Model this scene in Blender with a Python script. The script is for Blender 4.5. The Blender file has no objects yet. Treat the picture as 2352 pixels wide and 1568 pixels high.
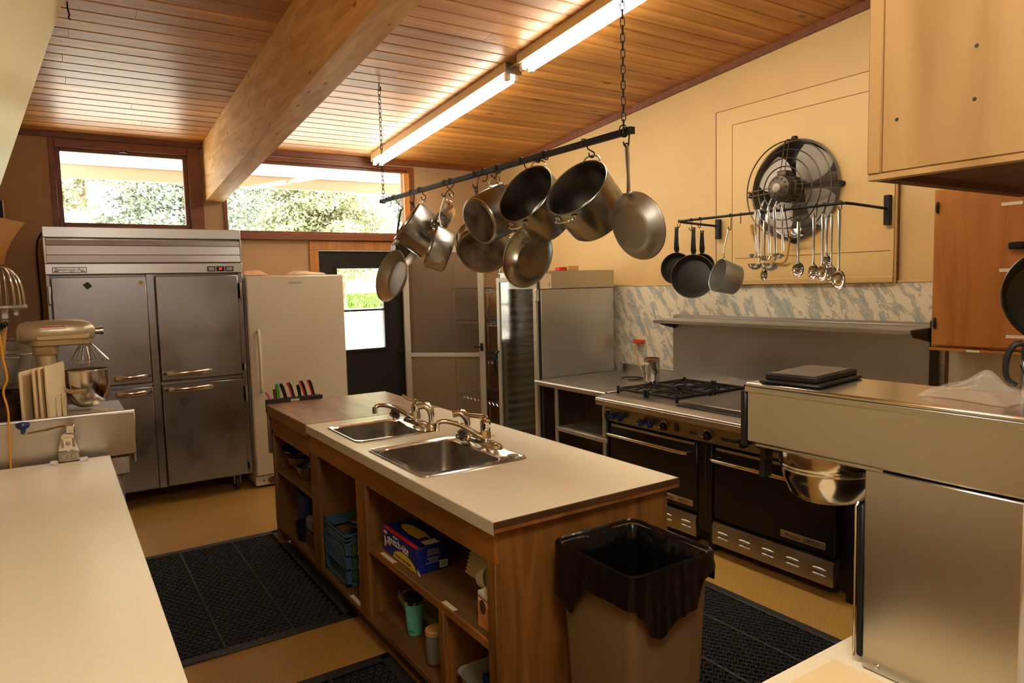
import bpy, bmesh, math, random
from mathutils import Vector, Matrix
random.seed(7)
scene = bpy.context.scene
COL = scene.collection
R = math.radians
PI = math.pi

# ------------------------------------------------------------------ camera, world, sun, exposure
cam_d = bpy.data.cameras.new('camera')
cam_d.sensor_width = 36.0
cam_d.lens = 36.0 * 1597.5 / 2352.0
cam_d.clip_start = 0.02
cam_d.clip_end = 200
cam = bpy.data.objects.new('camera', cam_d)
COL.objects.link(cam)
yaw, pitch, roll = R(33.153), R(-4.7716), R(-1.413)
fwd = Vector((math.sin(yaw) * math.cos(pitch), math.cos(yaw) * math.cos(pitch), math.sin(pitch)))
rgt = Vector((math.cos(yaw), -math.sin(yaw), 0))
upv = rgt.cross(fwd)
r2 = rgt * math.cos(roll) + upv * math.sin(roll)
u2 = -rgt * math.sin(roll) + upv * math.cos(roll)
cam.matrix_world = Matrix(((r2.x, u2.x, -fwd.x, 0), (r2.y, u2.y, -fwd.y, 0), (r2.z, u2.z, -fwd.z, 1.65), (0, 0, 0, 1)))
scene.camera = cam

world = bpy.data.worlds.new('world')
scene.world = world
world.use_nodes = True
bg = world.node_tree.nodes['Background']
bg.inputs['Color'].default_value = (1.0, 0.97, 0.92, 1)
bg.inputs['Strength'].default_value = 4.0

def light(name, kind, loc, direction, energy, color, **kw):
    d = bpy.data.lights.new(name, kind)
    d.energy = energy
    d.color = color
    for k, v in kw.items():
        setattr(d, k, v)
    o = bpy.data.objects.new(name, d)
    COL.objects.link(o)
    o.location = loc
    o.rotation_euler = Vector(direction).to_track_quat('-Z', 'Y').to_euler()
    return o

light('sun', 'SUN', (6, -4, 12), (-0.75, 0.45, -0.95), 17.0, (1.0, 0.95, 0.86), angle=R(1.0))
# unseen fill lights added to brighten the room, no fixtures modelled
light('fill_light', 'POINT', (0.36, 0.15, 2.72), (0, 0, -1), 46, (1.0, 0.96, 0.88), shadow_soft_size=0.28)
light('fill_light', 'AREA', (2.75, -0.3, 3.3), (-0.2, 0.4, -1), 4, (1.0, 0.92, 0.78), shape='RECTANGLE', size=0.3, size_y=1.2)

scene.view_settings.view_transform = 'Standard'
scene.view_settings.look = 'None'
scene.view_settings.exposure = 0.85
scene.view_settings.gamma = 1.0
scene.view_settings.use_curve_mapping = False
TUBE = 19.0

# ------------------------------------------------------------------ materials
def srgb(r, g, b):
    f = lambda c: (c / 255 / 12.92) if c / 255 <= 0.04045 else ((c / 255 + 0.055) / 1.055) ** 2.4
    return (f(r), f(g), f(b))

def new_mat(name):
    m = bpy.data.materials.new(name)
    m.use_nodes = True
    nt = m.node_tree
    return m, nt, nt.nodes['Principled BSDF']

def setin(p, k, v):
    if k in p.inputs:
        p.inputs[k].default_value = v

def mat(name, col, rough=0.5, metal=0.0, var=0.0, vscale=6.0, stretch=(1, 1, 1), bump=0.0, bscale=60.0, coat=0.0, rvar=0.0, spec=0.5, detail=4.0):
    m, nt, p = new_mat(name)
    L = nt.links.new
    p.inputs['Base Color'].default_value = (*col, 1)
    p.inputs['Roughness'].default_value = rough
    p.inputs['Metallic'].default_value = metal
    setin(p, 'Coat Weight', coat)
    setin(p, 'Coat Roughness', 0.12)
    setin(p, 'Specular IOR Level', spec)
    if var or bump or rvar:
        tc = nt.nodes.new('ShaderNodeTexCoord')
        mp = nt.nodes.new('ShaderNodeMapping')
        mp.inputs['Scale'].default_value = stretch
        L(tc.outputs['Object'], mp.inputs['Vector'])
        nz = nt.nodes.new('ShaderNodeTexNoise')
        nz.inputs['Scale'].default_value = vscale
        nz.inputs['Detail'].default_value = detail
        L(mp.outputs['Vector'], nz.inputs['Vector'])
        if var:
            rp = nt.nodes.new('ShaderNodeValToRGB')
            rp.color_ramp.elements[0].position = 0.3
            rp.color_ramp.elements[1].position = 0.7
            rp.color_ramp.elements[0].color = (*[c * (1 - var) for c in col], 1)
            rp.color_ramp.elements[1].color = (*[min(1, c * (1 + var)) for c in col], 1)
            L(nz.outputs['Fac'], rp.inputs['Fac'])
            L(rp.outputs['Color'], p.inputs['Base Color'])
        if rvar:
            mr = nt.nodes.new('ShaderNodeMapRange')
            mr.inputs['From Min'].default_value = 0.3
            mr.inputs['From Max'].default_value = 0.7
            mr.inputs['To Min'].default_value = max(0.03, rough - rvar)
            mr.inputs['To Max'].default_value = rough + rvar
            L(nz.outputs['Fac'], mr.inputs['Value'])
            L(mr.outputs['Result'], p.inputs['Roughness'])
        if bump:
            nb = nt.nodes.new('ShaderNodeTexNoise')
            nb.inputs['Scale'].default_value = bscale
            L(mp.outputs['Vector'], nb.inputs['Vector'])
            bp = nt.nodes.new('ShaderNodeBump')
            bp.inputs['Strength'].default_value = bump
            bp.inputs['Distance'].default_value = 0.01
            L(nb.outputs['Fac'], bp.inputs['Height'])
            L(bp.outputs['Normal'], p.inputs['Normal'])
    return m

def wood(name, dark, light_, axis=0, scale=5.0, rough=0.45, ratio=10.0, rnd=0.25, coat=0.0, knots=0.0, knot_col=(0.05, 0.02, 0.008), bump=0.05, coat_rough=0.2, knot_scale=4.2):
    m, nt, p = new_mat(name)
    L = nt.links.new
    N = nt.nodes.new
    tc = N('ShaderNodeTexCoord')
    oi = N('ShaderNodeObjectInfo')
    ad = N('ShaderNodeVectorMath'); ad.operation = 'ADD'
    sc = N('ShaderNodeVectorMath'); sc.operation = 'SCALE'
    cb = N('ShaderNodeCombineXYZ')
    for i in range(3):
        L(oi.outputs['Random'], cb.inputs[i])
    L(cb.outputs[0], sc.inputs[0]); sc.inputs['Scale'].default_value = 37.0
    L(tc.outputs['Object'], ad.inputs[0]); L(sc.outputs[0], ad.inputs[1])
    mp = N('ShaderNodeMapping')
    s = [1.0, 1.0, 1.0]; s[axis] = 1.0 / ratio
    mp.inputs['Scale'].default_value = s
    L(ad.outputs[0], mp.inputs['Vector'])
    nz = N('ShaderNodeTexNoise'); nz.inputs['Scale'].default_value = scale * 3; nz.inputs['Detail'].default_value = 7; nz.inputs['Distortion'].default_value = 0.8
    L(mp.outputs[0], nz.inputs['Vector'])
    rp = N('ShaderNodeValToRGB')
    rp.color_ramp.elements[0].position = 0.28; rp.color_ramp.elements[1].position = 0.72
    rp.color_ramp.elements[0].color = (*dark, 1); rp.color_ramp.elements[1].color = (*light_, 1)
    L(nz.outputs['Fac'], rp.inputs['Fac'])
    mr = N('ShaderNodeMapRange')
    mr.inputs['To Min'].default_value = 1 - rnd; mr.inputs['To Max'].default_value = 1 + rnd
    L(oi.outputs['Random'], mr.inputs['Value'])
    hs = N('ShaderNodeHueSaturation')
    L(mr.outputs[0], hs.inputs['Value']); L(rp.outputs['Color'], hs.inputs['Color'])
    last = hs.outputs['Color']
    if knots:
        mk = N('ShaderNodeMapping'); sk = [1.0, 1.0, 1.0]; sk[axis] = 0.4
        mk.inputs['Scale'].default_value = sk
        L(ad.outputs[0], mk.inputs['Vector'])
        vo = N('ShaderNodeTexVoronoi'); vo.inputs['Scale'].default_value = knot_scale
        L(mk.outputs[0], vo.inputs['Vector'])
        kr = N('ShaderNodeMapRange'); kr.inputs['From Min'].default_value = 0.05; kr.inputs['From Max'].default_value = 0.14
        kr.inputs['To Min'].default_value = knots; kr.inputs['To Max'].default_value = 0.0
        L(vo.outputs['Distance'], kr.inputs['Value'])
        mx = N('ShaderNodeMixRGB')
        L(kr.outputs[0], mx.inputs['Fac']); L(last, mx.inputs['Color1']); mx.inputs['Color2'].default_value = (*knot_col, 1)
        last = mx.outputs['Color']
    L(last, p.inputs['Base Color'])
    p.inputs['Roughness'].default_value = rough
    setin(p, 'Coat Weight', coat); setin(p, 'Coat Roughness', coat_rough)
    if bump:
        bp = N('ShaderNodeBump'); bp.inputs['Strength'].default_value = bump; bp.inputs['Distance'].default_value = 0.01
        L(nz.outputs['Fac'], bp.inputs['Height']); L(bp.outputs['Normal'], p.inputs['Normal'])
    return m

def glass_mat(name, tint=(1, 1, 1), gloss=0.12, rough=0.02):
    m, nt, p = new_mat(name)
    N = nt.nodes.new; L = nt.links.new
    tr = N('ShaderNodeBsdfTransparent'); tr.inputs['Color'].default_value = (*tint, 1)
    gl = N('ShaderNodeBsdfGlossy'); gl.inputs['Roughness'].default_value = rough
    fr = N('ShaderNodeLayerWeight'); fr.inputs['Blend'].default_value = 0.5
    pw = N('ShaderNodeMath'); pw.operation = 'POWER'; pw.inputs[1].default_value = 4.0
    L(fr.outputs['Facing'], pw.inputs[0])
    mu = N('ShaderNodeMath'); mu.operation = 'MULTIPLY_ADD'; mu.inputs[1].default_value = 0.6; mu.inputs[2].default_value = gloss
    mx = N('ShaderNodeMixShader')
    L(pw.outputs[0], mu.inputs[0]); L(mu.outputs[0], mx.inputs['Fac']); L(tr.outputs[0], mx.inputs[1]); L(gl.outputs[0], mx.inputs[2])
    L(mx.outputs[0], nt.nodes['Material Output'].inputs['Surface'])
    return m

def emit_mat(name, col, strength):
    m, nt, p = new_mat(name)
    p.inputs['Base Color'].default_value = (*col, 1)
    p.inputs['Emission Color'].default_value = (*col, 1)
    p.inputs['Emission Strength'].default_value = strength
    return m

MAT = {}
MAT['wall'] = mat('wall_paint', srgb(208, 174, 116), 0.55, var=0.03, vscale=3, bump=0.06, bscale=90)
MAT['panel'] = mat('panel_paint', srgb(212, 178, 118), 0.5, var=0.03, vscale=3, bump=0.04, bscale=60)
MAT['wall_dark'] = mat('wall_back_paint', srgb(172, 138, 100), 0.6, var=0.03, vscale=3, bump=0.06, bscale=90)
MAT['plank'] = wood('pine_planks', srgb(158, 96, 36), srgb(212, 150, 70), 0, 4.0, 0.5, 14, 0.22, coat=0.22, knots=0.85, knot_col=srgb(90, 48, 20), coat_rough=0.25, knot_scale=6.0)
MAT['beam'] = wood('beam_timber', srgb(204, 146, 74), srgb(244, 200, 124), 1, 6.0, 0.55, 7, 0.0, knots=0.85, knot_col=srgb(112, 66, 30), bump=0.12, knot_scale=12.0)
MAT['trim'] = wood('trim_stain', srgb(96, 50, 24), srgb(130, 72, 36), 0, 6.0, 0.45, 8, 0.05)
MAT['trim_light'] = wood('fir_trim', srgb(164, 104, 48), srgb(194, 132, 70), 2, 6.0, 0.45, 10, 0.08)
MAT['island'] = wood('island_ply', srgb(112, 68, 25), srgb(162, 106, 46), 1, 5.0, 0.5, 8, 0.08, bump=0.06)
MAT['island_v'] = wood('island_ply_upright', srgb(98, 62, 26), srgb(152, 102, 47), 2, 5.0, 0.5, 8, 0.12, bump=0.06)
MAT['island_in'] = wood('island_inside', srgb(84, 56, 28), srgb(132, 94, 50), 1, 5.0, 0.6, 8, 0.1)
MAT['edge'] = wood('dark_edge', srgb(60, 36, 20), srgb(96, 62, 36), 0, 8.0, 0.6, 8, 0.05)
MAT['butcher'] = wood('butcher_block', srgb(104, 66, 36), srgb(168, 118, 70), 1, 4.0, 0.36, 5, 0.06, coat=0.25, bump=0.03)
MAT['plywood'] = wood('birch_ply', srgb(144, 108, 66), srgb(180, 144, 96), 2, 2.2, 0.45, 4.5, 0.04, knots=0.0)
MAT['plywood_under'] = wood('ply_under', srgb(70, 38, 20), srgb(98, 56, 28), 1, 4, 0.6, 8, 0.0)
MAT['orange_wood'] = wood('orange_ply', srgb(158, 94, 38), srgb(194, 128, 60), 2, 2.4, 0.4, 5, 0.04, coat=0.2)
MAT['steel'] = mat('stainless', (0.52, 0.51, 0.49), 0.34, 1.0, var=0.04, vscale=1.6, rvar=0.03, detail=1)
MAT['steel_h'] = mat('stainless_brushed', (0.50, 0.49, 0.47), 0.36, 1.0, var=0.04, vscale=1.6, rvar=0.03, detail=1)
MAT['steel_fridge'] = mat('fridge_steel', (0.30, 0.305, 0.315), 0.34, 1.0, var=0.10, vscale=2.2, rvar=0.10, detail=3, bump=0.04, bscale=1.6)
MAT['steel_dark'] = mat('dull_steel', (0.36, 0.34, 0.31), 0.38, 1.0, var=0.1, vscale=5, rvar=0.08)
MAT['pot'] = mat('pot_steel', (0.36, 0.36, 0.345), 0.27, 1.0, var=0.08, vscale=5, rvar=0.07)
MAT['pot_in'] = mat('pot_inside', (0.24, 0.225, 0.20), 0.38, 1.0, var=0.12, vscale=9, rvar=0.06)
MAT['pot_base'] = mat('burnt_base', (0.16, 0.14, 0.115), 0.45, 0.9, var=0.75, vscale=11, rvar=0.1)
MAT['alu'] = mat('aluminium', (0.42, 0.42, 0.39), 0.46, 1.0, var=0.07, vscale=7, rvar=0.06)
MAT['chrome'] = mat('chrome', (0.72, 0.71, 0.68), 0.08, 1.0)
MAT['chrome_soft'] = mat('polished_steel', (0.66, 0.64, 0.60), 0.16, 1.0)
MAT['sink'] = mat('sink_steel', (0.42, 0.40, 0.37), 0.28, 1.0, rvar=0.05, var=0.04)
MAT['galv'] = mat('galvanised', (0.46, 0.44, 0.40), 0.5, 0.9, var=0.15, vscale=20)
MAT['iron'] = mat('black_iron', (0.018, 0.017, 0.016), 0.5, 0.5, var=0.3, vscale=30)
MAT['black'] = mat('black_paint', (0.012, 0.011, 0.011), 0.35)
MAT['black_plastic'] = mat('black_plastic', (0.008, 0.008, 0.008), 0.45, spec=0.3)
MAT['enamel'] = mat('black_enamel', (0.006, 0.0055, 0.0055), 0.3, var=0.2, vscale=8, spec=0.3)
MAT['nonstick'] = mat('nonstick', (0.016, 0.014, 0.012), 0.42, var=0.2, vscale=20)
MAT['laminate'] = mat('laminate', srgb(238, 231, 208), 0.24, var=0.04, vscale=240, detail=2)
MAT['laminate_edge'] = mat('laminate_edge', srgb(200, 192, 172), 0.4, var=0.04, vscale=240)
MAT['white_fridge'] = mat('fridge_white', srgb(206, 196, 176), 0.4, var=0.02, vscale=200, bump=0.04, bscale=260)
MAT['white_plastic'] = mat('white_plastic', srgb(226, 216, 196), 0.4)
MAT['white_paint'] = mat('white_paint', srgb(222, 214, 196), 0.45)
MAT['grey_alu'] = mat('frame_aluminium', srgb(176, 170, 156), 0.45, 0.3)
MAT['rubber'] = mat('mat_rubber', (0.030, 0.030, 0.029), 0.5, var=0.2, vscale=30)
MAT['rubber_dark'] = mat('mat_hole_shade', (0.004, 0.004, 0.004), 0.9, spec=0.1)  # near-black base colour paints the depth shade inside the mat's ring holes
MAT['bag'] = mat('bin_liner', (0.004, 0.004, 0.004), 0.2, bump=0.35, bscale=22, stretch=(1, 1, 0.4), spec=0.35)
MAT['bin'] = mat('bin_plastic', srgb(116, 94, 66), 0.5, bump=0.05, bscale=120)
MAT['hood'] = mat('hood_paint', srgb(232, 224, 164), 0.3, var=0.03, vscale=2)
MAT['board'] = mat('board_plastic', srgb(232, 210, 166), 0.5)
MAT['mixer'] = mat('mixer_metallic', srgb(186, 172, 142), 0.34, 0.5)
MAT['mixer_light'] = mat('mixer_trim', srgb(190, 168, 128), 0.4, 0.5)
MAT['cable'] = mat('yellow_cable', srgb(226, 160, 40), 0.5)
MAT['blue_knob'] = mat('blue_plastic', srgb(24, 44, 110), 0.3)
MAT['blue_box'] = mat('blue_card', srgb(16, 34, 128), 0.45)
MAT['red'] = mat('red_print', srgb(196, 34, 32), 0.45)
MAT['yellow'] = mat('yellow_print', srgb(226, 194, 60), 0.5)
MAT['white'] = mat('white_print', srgb(236, 230, 216), 0.5)
MAT['black_print'] = mat('black_print', (0.02, 0.02, 0.02), 0.6)
MAT['paper'] = mat('paper', srgb(224, 206, 170), 0.7)
MAT['kraft'] = mat('kraft_paper', srgb(196, 150, 92), 0.7, var=0.04)
MAT['cloth'] = mat('cloth', srgb(206, 180, 144), 0.9, var=0.08, vscale=30, bump=0.3, bscale=90)
MAT['cloth_pink'] = mat('pink_cloth', srgb(214, 168, 128), 0.9, var=0.08, vscale=30, bump=0.3, bscale=90)
MAT['crate'] = mat('crate_plastic', srgb(62, 88, 112), 0.5)
MAT['teal'] = mat('teal_powder', srgb(112, 206, 196), 0.45)
MAT['green'] = mat('green_plastic', srgb(64, 158, 50), 0.45)
MAT['pink'] = mat('pink_plastic', srgb(196, 64, 140), 0.45)
MAT['orange_red'] = mat('orange_plug', srgb(204, 70, 30), 0.45)
MAT['blue_tub'] = mat('blue_tub', srgb(28, 62, 150), 0.45)
MAT['grey_cloth'] = mat('grey_fold', srgb(120, 112, 104), 0.85)
MAT['wool'] = mat('steel_wool', (0.20, 0.18, 0.15), 0.35, 1.0)
MAT['glass'] = glass_mat('window_glass', (0.97, 0.98, 0.97), 0.02)
MAT['clear'] = glass_mat('clear_plastic', (0.93, 0.94, 0.90), 0.05, 0.10)
def bag_mat():
    m, nt, p = new_mat('clear_bag')
    N = nt.nodes.new; L = nt.links.new
    p.inputs['Base Color'].default_value = (0.8, 0.76, 0.68, 1); p.inputs['Roughness'].default_value = 0.12
    tr = N('ShaderNodeBsdfTransparent'); mx = N('ShaderNodeMixShader'); mx.inputs['Fac'].default_value = 0.90
    L(p.outputs[0], mx.inputs[1]); L(tr.outputs[0], mx.inputs[2]); L(mx.outputs[0], nt.nodes['Material Output'].inputs['Surface'])
    return m
MAT['bag_clear'] = bag_mat()
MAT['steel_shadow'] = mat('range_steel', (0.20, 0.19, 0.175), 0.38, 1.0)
MAT['steel_top'] = mat('brewer_top_steel', (0.56, 0.55, 0.52), 0.2, 1.0)
MAT['runner'] = mat('runner_grey', srgb(112, 106, 94), 0.5, 0.2)
MAT['scale_plate'] = mat('scale_plate', srgb(66, 54, 40), 0.4)
MAT['jar'] = glass_mat('jar_glass', (0.8, 0.84, 0.84), 0.1, 0.04)
MAT['tube'] = emit_mat('lit_tube', (1.0, 0.95, 0.83), TUBE)
MAT['red_led'] = emit_mat('red_led', (1.0, 0.06, 0.03), 1.6)
MAT['fixture'] = mat('fixture_white', srgb(214, 190, 146), 0.5)
MAT['soffit'] = mat('soffit_white', srgb(240, 238, 232), 0.6)
MAT['fascia'] = mat('fascia_paint', srgb(200, 186, 166), 0.6)
MAT['bark'] = mat('bark', srgb(120, 96, 74), 0.9, var=0.3, vscale=12)
MAT['leaf_a'] = mat('needles_light', srgb(166, 170, 134), 0.8, var=0.25, vscale=1.5)
MAT['leaf_b'] = mat('needles_blue', srgb(146, 158, 140), 0.8, var=0.25, vscale=1.5)
MAT['grass'] = mat('lawn_grass', srgb(120, 150, 74), 0.9, var=0.2, vscale=5)
MAT['snow'] = mat('pale_ground', srgb(226, 222, 210), 0.9, var=0.05, vscale=1)
MAT['brown_trim'] = mat('brown_trim', srgb(120, 74, 38), 0.5)
MAT['tape'] = mat('label_tape', srgb(222, 210, 184), 0.6)
MAT['seam_shade'] = mat('seam_shade_brown', srgb(122, 84, 40), 0.7)  # brown that stands in for shade along the fan panel's board edges
MAT['dog_box'] = mat('biscuit_card', srgb(206, 150, 84), 0.55, var=0.3, vscale=22)
MAT['mount_bronze'] = mat('guard_wire', (0.10, 0.07, 0.045), 0.4, 0.8)
MAT['motor'] = mat('motor_shell', (0.11, 0.085, 0.06), 0.45, 0.7, var=0.4, vscale=25)
MAT['blade'] = mat('fan_blade', (0.40, 0.36, 0.30), 0.5, 0.3, var=0.15, vscale=8)
MAT['drum'] = mat('fan_drum', (0.10, 0.075, 0.05), 0.55, 0.4, var=0.3, vscale=6)

def floor_mat():
    m, nt, p = new_mat('speckled_lino')
    N = nt.nodes.new; L = nt.links.new
    tc = N('ShaderNodeTexCoord')
    a = N('ShaderNodeTexNoise'); a.inputs['Scale'].default_value = 210; a.inputs['Detail'].default_value = 3
    b = N('ShaderNodeTexNoise'); b.inputs['Scale'].default_value = 1.6
    L(tc.outputs['Object'], a.inputs['Vector']); L(tc.outputs['Object'], b.inputs['Vector'])
    r = N('ShaderNodeValToRGB')
    e = r.color_ramp.elements
    e[0].position = 0.34; e[0].color = (*srgb(104, 76, 36), 1)
    e[1].position = 0.62; e[1].color = (*srgb(200, 158, 80), 1)
    x = e.new(0.46); x.color = (*srgb(176, 136, 66), 1)
    L(a.outputs['Fac'], r.inputs['Fac'])
    hs = N('ShaderNodeHueSaturation')
    mr = N('ShaderNodeMapRange'); mr.inputs['To Min'].default_value = 0.85; mr.inputs['To Max'].default_value = 1.12
    L(b.outputs['Fac'], mr.inputs['Value']); L(mr.outputs[0], hs.inputs['Value']); L(r.outputs['Color'], hs.inputs['Color'])
    L(hs.outputs['Color'], p.inputs['Base Color'])
    p.inputs['Roughness'].default_value = 0.42
    return m
MAT['floor'] = floor_mat()

def marble_mat():
    m, nt, p = new_mat('veined_panel')
    N = nt.nodes.new; L = nt.links.new
    tc = N('ShaderNodeTexCoord')
    mp = N('ShaderNodeMapping'); mp.vector_type = 'TEXTURE'; mp.inputs['Rotation'].default_value = (R(-32), 0, 0); mp.inputs['Scale'].default_value = (1, 0.72, 2.0)
    L(tc.outputs['Object'], mp.inputs['Vector'])
    def vein(scale, width, dist):
        n = N('ShaderNodeTexNoise'); n.inputs['Scale'].default_value = scale; n.inputs['Detail'].default_value = 7; n.inputs['Distortion'].default_value = dist
        L(mp.outputs[0], n.inputs['Vector'])
        s = N('ShaderNodeMath'); s.operation = 'SUBTRACT'; s.inputs[1].default_value = 0.5; L(n.outputs['Fac'], s.inputs[0])
        ab = N('ShaderNodeMath'); ab.operation = 'ABSOLUTE'; L(s.outputs[0], ab.inputs[0])
        mr = N('ShaderNodeMapRange'); mr.inputs['From Max'].default_value = width; mr.inputs['To Min'].default_value = 1; mr.inputs['To Max'].default_value = 0
        L(ab.outputs[0], mr.inputs['Value'])
        return mr.outputs[0]
    cl = N('ShaderNodeTexNoise'); cl.inputs['Scale'].default_value = 11.0; cl.inputs['Detail'].default_value = 9; cl.inputs['Roughness'].default_value = 0.62; cl.inputs['Distortion'].default_value = 0.5
    L(mp.outputs[0], cl.inputs['Vector'])
    cr = N('ShaderNodeMapRange'); cr.inputs['From Min'].default_value = 0.50; cr.inputs['From Max'].default_value = 0.60; cr.inputs['To Max'].default_value = 0.7
    L(cl.outputs['Fac'], cr.inputs['Value'])
    mx = N('ShaderNodeMixRGB'); mx.inputs['Color1'].default_value = (*srgb(226, 216, 194), 1); mx.inputs['Color2'].default_value = (*srgb(124, 148, 156), 1)
    L(cr.outputs[0], mx.inputs['Fac'])
    sv = N('ShaderNodeMath'); sv.operation = 'SUBTRACT'; sv.inputs[1].default_value = 0.525; L(cl.outputs['Fac'], sv.inputs[0])
    av = N('ShaderNodeMath'); av.operation = 'ABSOLUTE'; L(sv.outputs[0], av.inputs[0])
    vm = N('ShaderNodeMapRange'); vm.inputs['From Max'].default_value = 0.022; vm.inputs['To Min'].default_value = 1; vm.inputs['To Max'].default_value = 0
    L(av.outputs[0], vm.inputs['Value']); v1 = vm.outputs[0]
    m2 = N('ShaderNodeMixRGB'); m2.inputs['Color2'].default_value = (*srgb(62, 78, 86), 1)
    ms = N('ShaderNodeMath'); ms.operation = 'MULTIPLY'; ms.inputs[1].default_value = 0.55
    L(v1, ms.inputs[0]); L(ms.outputs[0], m2.inputs['Fac']); L(mx.outputs[0], m2.inputs['Color1'])
    L(m2.outputs[0], p.inputs['Base Color'])
    p.inputs['Roughness'].default_value = 0.28
    return m
MAT['marble'] = marble_mat()

def perforated_mat(name, col, px, pz, fill, axis_len=(1, 0)):
    # sheet with rows of slots: transparent where a slot is
    m, nt, p = new_mat(name)
    N = nt.nodes.new; L = nt.links.new
    tc = N('ShaderNodeTexCoord'); sp = N('ShaderNodeSeparateXYZ'); L(tc.outputs['Object'], sp.inputs[0])
    def mth(op, a, b=None):
        n = N('ShaderNodeMath'); n.operation = op
        for i, q in enumerate((a, b)):
            if q is None: continue
            if isinstance(q, (int, float)): n.inputs[i].default_value = q
            else: L(q, n.inputs[i])
        return n.outputs[0]
    row = mth('FLOOR', mth('DIVIDE', sp.outputs['Z'], pz))
    sh = mth('MULTIPLY', mth('MODULO', row, 2.0), px * 0.5)
    u = mth('FRACT', mth('DIVIDE', mth('ADD', mth('ADD', sp.outputs['X'], sh), 50.0), px))
    w = mth('FRACT', mth('DIVIDE', mth('ADD', sp.outputs['Z'], 50.0), pz))
    a = mth('MULTIPLY', mth('LESS_THAN', u, fill), mth('LESS_THAN', w, fill))
    tr = N('ShaderNodeBsdfTransparent'); mx = N('ShaderNodeMixShader')
    p.inputs['Base Color'].default_value = (*col, 1); p.inputs['Roughness'].default_value = 0.45; p.inputs['Metallic'].default_value = 0.4
    L(a, mx.inputs['Fac']); L(p.outputs[0], mx.inputs[1]); L(tr.outputs[0], mx.inputs[2])
    L(mx.outputs[0], nt.nodes['Material Output'].inputs['Surface'])
    return m
MAT['perforated'] = perforated_mat('perforated_guard', srgb(140, 126, 104), 0.016, 0.014, 0.62)

def screen_mat():
    m, nt, p = new_mat('insect_screen')
    N = nt.nodes.new; L = nt.links.new
    tr = N('ShaderNodeBsdfTransparent'); mx = N('ShaderNodeMixShader'); mx.inputs['Fac'].default_value = 0.66
    p.inputs['Base Color'].default_value = (*srgb(92, 82, 72), 1); p.inputs['Roughness'].default_value = 0.7
    L(p.outputs[0], mx.inputs[1]); L(tr.outputs[0], mx.inputs[2]); L(mx.outputs[0], nt.nodes['Material Output'].inputs['Surface'])
    return m
MAT['screen'] = screen_mat()

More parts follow.
